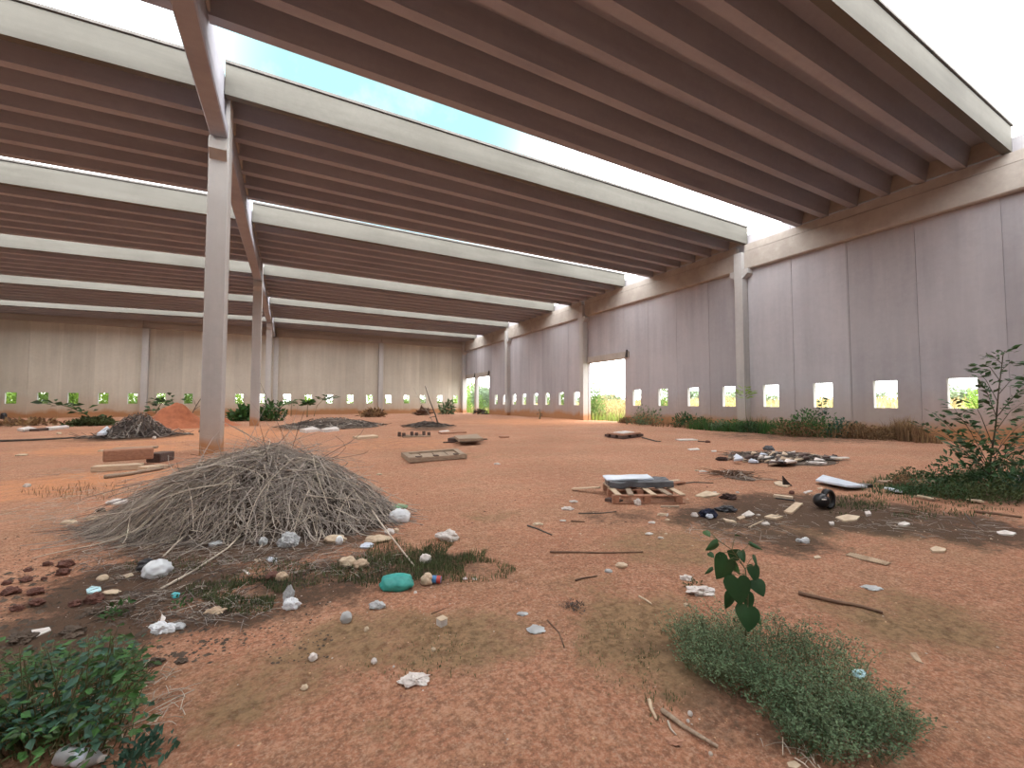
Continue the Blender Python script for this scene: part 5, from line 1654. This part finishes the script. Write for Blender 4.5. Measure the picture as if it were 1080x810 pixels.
# bundle of cloth
def navy():
    c = gp(748, 545)
    r = empty('bundle', c, 0, 'navy and black cloth bundle with a pale blue patch, right of the pallet', 'bundle')
    for nm, px, py, w, h_, m, sd in (('cloth', 749, 546, 21, 11, 'navy_cloth', 121), ('pale_patch', 749, 548, 9, 5, 'sheet_blue', 122)):
        o = crumple(nm, px, py, w, h_, m, None, None, sd, .7, .4)
        if nm == 'pale_patch': o.location = o.location + Vector((0, 0, .02))
        o.location = o.location - r.location
        o.parent = r
navy()
crumple('cloth', 768, 540, 24, 7, 'black_bag', 'black cloth lying right behind the navy bundle', 'cloth', 123, .6, .4)
crumple('cloth', 770, 527, 20, 7, 'brown_cloth', 'dark brown cloth beyond the black cloth', 'cloth', 124, .6, .5)
slab('cardboard', [(733, 523), (745, 519), (760, 520), (755, 523.5), (742, 524.5)], .02, 'cream', 'cream cardboard left of the dark brown cloth', 'cardboard', warp=.02)
slab('paper', [(782, 543), (790, 539.5), (796, 541), (788, 545)], .02, 'white_paper', 'bluish white paper right of the navy bundle', 'paper', warp=.02)
slab('paper', [(777, 546), (784, 543.5), (786, 546), (780, 548)], .02, 'cream', 'cream scrap under the bluish white paper', 'scrap')
slab('paper', [(762, 547), (773, 549), (777, 551), (766, 550)], .02, 'cream', 'cream strip in front of the black cloth', 'scrap')
crumple('paper', 733, 545, 8, 5, 'white_paper', 'crumpled white paper left of the navy bundle', 'paper', 125, .8, .4)
slab('cardboard', [(806, 545), (814, 542.5), (826, 545), (818, 547.5)], .02, 'cream', 'cream carton scrap right of the bluish white paper', 'cardboard')
slab('cardboard', [(803, 552), (809, 550.5), (812, 553), (806, 553.5)], .02, 'white_paper', 'small whitish scrap before the cream carton scrap', 'scrap')
bar('plank', (831, 542), (843, 532), .10, .03, 'wood_pale', 'pale wooden slat pointing away, left of the black round casing', 'plank', 0)
bar('plank', (816, 524), (836, 526.5), .10, .04, 'cream', 'cream slat with a dark edge behind the slanted pale slat', 'plank', 0)
bar('plank', (818, 526), (838, 528.5), .05, .02, 'black', 'thin black strip along the front of the cream slat', 'strip', 0)
slab('board', [(816, 508.5), (823, 507), (834, 511), (830, 513.5), (818, 511)], .02, 'cream', 'cream board under the upright black shard', 'board')
def shard():
    b = gp(829, 512.5); D = (b - Vector((0, 0, H))).dot(FW)
    W = lambda x, y: atdepth(x, y, D) - b
    V = [W(826, 502), W(826.5, 512.5), W(836, 512.5), W(831, 508)]
    V += [v + FH * .03 for v in V]
    o = MB().add(V, [(0, 1, 2, 3), (7, 6, 5, 4), (0, 4, 5, 1), (1, 5, 6, 2), (2, 6, 7, 3), (3, 7, 4, 0)]).build('plastic_shard', M['black'])
    o.location = b
    tag(o, 'upright black triangular shard on the cream board', 'shard')
shard()
slab('paper', [(847, 519), (853, 517), (857, 517.5), (850, 520)], .015, 'white_paper', 'thin white scrap behind the black round casing', 'scrap')
slab('paper', [(862, 514), (867, 513.3), (868, 515), (863, 515.4)], .015, 'cream', 'cream crumb left of the bluish white board', 'scrap')
crumple('clod', 836, 521, 6, 4, 'clod', 'small dark lump behind the cream slat', 'lump', 126)
slab('paper', [(700, 542), (705, 541), (704, 543.5)], .015, 'white_paper', 'small pale chip in front of the pallet', 'scrap')
for k, (x, y, w, m, lab) in enumerate([(605, 529, 10, 'white_paper', 'flat whitish scrap left of the pallet, farther one'), (599, 537, 15, 'white_paper', 'flat pinkish white scrap left of the pallet, nearer one'),
      (699, 543, 12, 'cream', 'flat tan scrap before the pallet'), (688, 551, 9, 'white_paper', 'pale scrap on mossy soil below the pallet'), (704, 548, 6, 'cream', 'cream crumb on mossy soil below the flat tan scrap'),
      (685, 563, 9, 'white_paper', 'whitish flake on mossy soil, left of two'), (697, 567, 7, 'white_paper', 'whitish flake on mossy soil, right of two'), (778, 519, 4, 'white_paper', 'tiny white scrap above the dark brown cloth'),
      (754, 519, 5, 'white_paper', 'tiny white scrap near the cream cardboard'), (567, 553, 13, 'cream', 'pale patch of straw left of the short dark twig'), (594, 549, 8, 'white_paper', 'pale flake above the short dark twig'), (800, 543, 5, 'white_paper', 'tiny white flake right of the bluish white paper'),
      (742, 497, 9, 'white_paper', 'row of whitish crumbs beyond the pallet, left'), (735, 496, 5, 'cream', 'pale crumb beyond the pallet'), (524, 489, 7, 'white_paper', 'whitish scrap on open soil right of the framed panel'), (400, 500, 8, 'cream', 'pale scrap on open soil below the framed panel')]):
    crumple('scrap', x, y + 1, w, max(2, w * .25), m, lab, 'scrap', 130 + k, .6, .4)

# flat rubbish heap: individual pieces
rr = random.Random(11)
GR = 'flat scraps in the rubbish heap'
mats = ['cream', 'white_paper', 'wood', 'wood_dark', 'black', 'cardboard', 'sheet_blue', 'wood_pale', 'brown_cloth', 'wood_dark']
for k in range(64):
    x = rr.gauss(822, 28); x = min(880, max(764, x))
    y = 483 + rr.uniform(-5.5, 7.5) * (1 - abs(x - 822) / 80)
    L, w = rr.uniform(4, 15), rr.uniform(1.0, 2.6)
    a = rr.uniform(-.35, .25)
    cs = [(x - L / 2, y - a * 3), (x - L / 2 + rr.uniform(1, 3), y - w - a * 3), (x + L / 2, y - w * rr.uniform(.6, 1) + a * 3), (x + L / 2 - rr.uniform(0, 3), y + a * 3)]
    slab('scrap', cs, rr.uniform(.02, .06), mats[k % 10], 'flat scrap of board or card in the low rubbish heap on the right', 'scrap', lift=rr.uniform(.0, .10), group=GR, warp=rr.uniform(0, .05))
crumple('rag', 812, 478, 13, 6, 'sheet_grey', 'crumpled grey rag on top of the low rubbish heap', 'rag', 150, .7, .5, lift=.08)
crumple('rag', 800, 486, 16, 4, 'white_paper', 'crumpled pale rag on the front of the low rubbish heap', 'rag', 151, .7, .5, lift=.04)
crumple('clod', 762, 486, 13, 5, 'brown_cloth', 'dark brown lump at the left end of the low rubbish heap', 'lump', 152, .7, .4)
bar('plank', (851, 489.5), (871, 490.5), .2, .05, 'white_paper', 'long white board at the front of the low rubbish heap', 'board', .02)
bar('plank', (866, 484), (886, 486.5), .2, .05, 'cream', 'cream board at the right end of the low rubbish heap', 'board', .02)
bar('plank', (868, 486.5), (894, 485.5), .12, .04, 'white_paper', 'thin white slat sticking out right of the low rubbish heap', 'board', .05)

# clods of dark earth at the left edge
for k, (x, y, w) in enumerate([(8, 628, 18), (34, 628, 16), (36, 639, 15), (15, 645, 14), (64, 607, 15), (66, 599, 17), (25, 614, 12), (28, 603, 9), (48, 597, 10), (5, 617, 10), (96, 637, 22), (45, 612, 7), (77, 640, 14)]):
    crumple('clod', x, y, w, w * .5, 'clod', 'dark reddish clod of earth on the bright soil at the left edge', 'clod', 170 + k, .8, .4, group='dark clods at the left edge')
for k, (x, y, w, lab) in enumerate([(18, 680, 30, 'black rotten clump on the litter above the leafy weed, left of two'), (72, 672, 26, 'black rotten clump on the litter above the leafy weed, right of two'), (132, 645, 17, 'black clump right of the small bright green sprig'),
      (162, 702, 18, 'dark clump on the soil right of the leafy weed'), (190, 700, 14, 'smaller dark clump right of the dark clump beside the leafy weed'), (100, 648, 16, 'dark clump left of the small bright green sprig')]):
    crumple('clod', x, y, w, w * .4, 'humus', lab, 'clod', 190 + k, .7, .5)

# gravel and specks nobody would count
def specks(n, box, size, mat, label):
    mb = MB()
    r_ = random.Random(n)
    for k in range(n):
        x, y = r_.uniform(box[0], box[2]), box[1] + (box[3] - box[1]) * r_.random() ** 1.2
        p = gp(x, y)
        s = r_.uniform(.4, 1.0) * size * r_.choice([.6, .8, 1, 1.5])
        a, b, c = s, s * r_.uniform(.6, 1), s * r_.uniform(.35, .6)
        an = r_.uniform(0, 6.28)
        u = Vector((math.cos(an), math.sin(an), 0)); v = Vector((-math.sin(an), math.cos(an), 0))
        P = [p + u * a, p + v * b, p - u * a * .9, p - v * b, p + up * c + u * a * .2, p - up * c * .5]
        mb.add(P, [(0, 1, 4), (1, 2, 4), (2, 3, 4), (3, 0, 4), (1, 0, 5), (2, 1, 5), (3, 2, 5), (0, 3, 5)])
    tag(mb.build('gravel', M[mat], smooth=False), label, 'gravel', kind='stuff')
specks(1400, (150, 600, 1080, 810), .007, 'pebble', 'small reddish crumbs of soil scattered over the foreground')
specks(130, (0, 560, 1080, 790), .008, 'stone', 'pale gravel crumbs scattered over the foreground')
specks(2600, (0, 565, 350, 700), .011, 'humus', 'dark crumbs of litter below the brush pile and by the left weed')
specks(300, (0, 600, 240, 700), .030, 'humus', 'dark rotten clumps in the litter above the leafy weed')
specks(160, (590, 515, 1060, 580), .018, 'cream', 'pale crumbs strewn round the pallet and the black casing')
specks(420, (60, 565, 480, 655), .008, 'stone', 'pale crumbs of litter strewn before the brush pile')
specks(300, (100, 465, 800, 560), .018, 'clod', 'dark crumbs of earth over the middle of the floor')

# a thin mat of dead straw over the litter in front of the pile
def straw(n, regions, label, Lm=.16, mat='stick'):
    mb = MB(); r_ = random.Random(n)
    for k in range(n):
        px, py, rx, ry = r_.choice(regions)
        a, s = r_.uniform(0, 6.28), math.sqrt(r_.random())
        p = gp(px + rx * s * math.cos(a), py + ry * s * math.sin(a))
        an = r_.uniform(0, 6.28); L = Lm * r_.uniform(.3, 1.2)
        d = Vector((math.cos(an), math.sin(an), r_.uniform(-.02, .12)))
        rad = r_.uniform(.0015, .0035)
        z = up * (rad + r_.uniform(0, .012))
        mb.tube([p + z, p + d * L * .5 + z + up * .006, p + d * L + z], rad, rad * .5, 3, cap=False)
    tag(mb.build('straw', M[mat]), label, 'straw', kind='stuff')
straw(1100, [(250, 590, 160, 20), (150, 590, 80, 25), (90, 560, 60, 14), (330, 590, 100, 18), (200, 640, 90, 20)], 'loose dead straw on the dark litter before the brush pile', .18)
straw(700, [(250, 600, 160, 24), (150, 610, 90, 25), (320, 600, 100, 20), (180, 645, 100, 20)], 'dark rotten straw in the litter before the brush pile', .14, 'twig_dark')
straw(260, [(130, 520, 70, 14), (60, 540, 50, 12), (100, 500, 60, 6)], 'loose dead straw on bright soil left of the brush pile', .35, 'stick_pale')
straw(300, [(860, 545, 120, 16), (1000, 555, 80, 14), (780, 560, 60, 14)], 'loose dead straw on the trampled soil at right', .22)
straw(260, [(60, 760, 90, 40), (160, 740, 40, 40), (870, 780, 70, 30)], 'loose dead straw under the weeds at the bottom edge', .10, 'stick_pale')
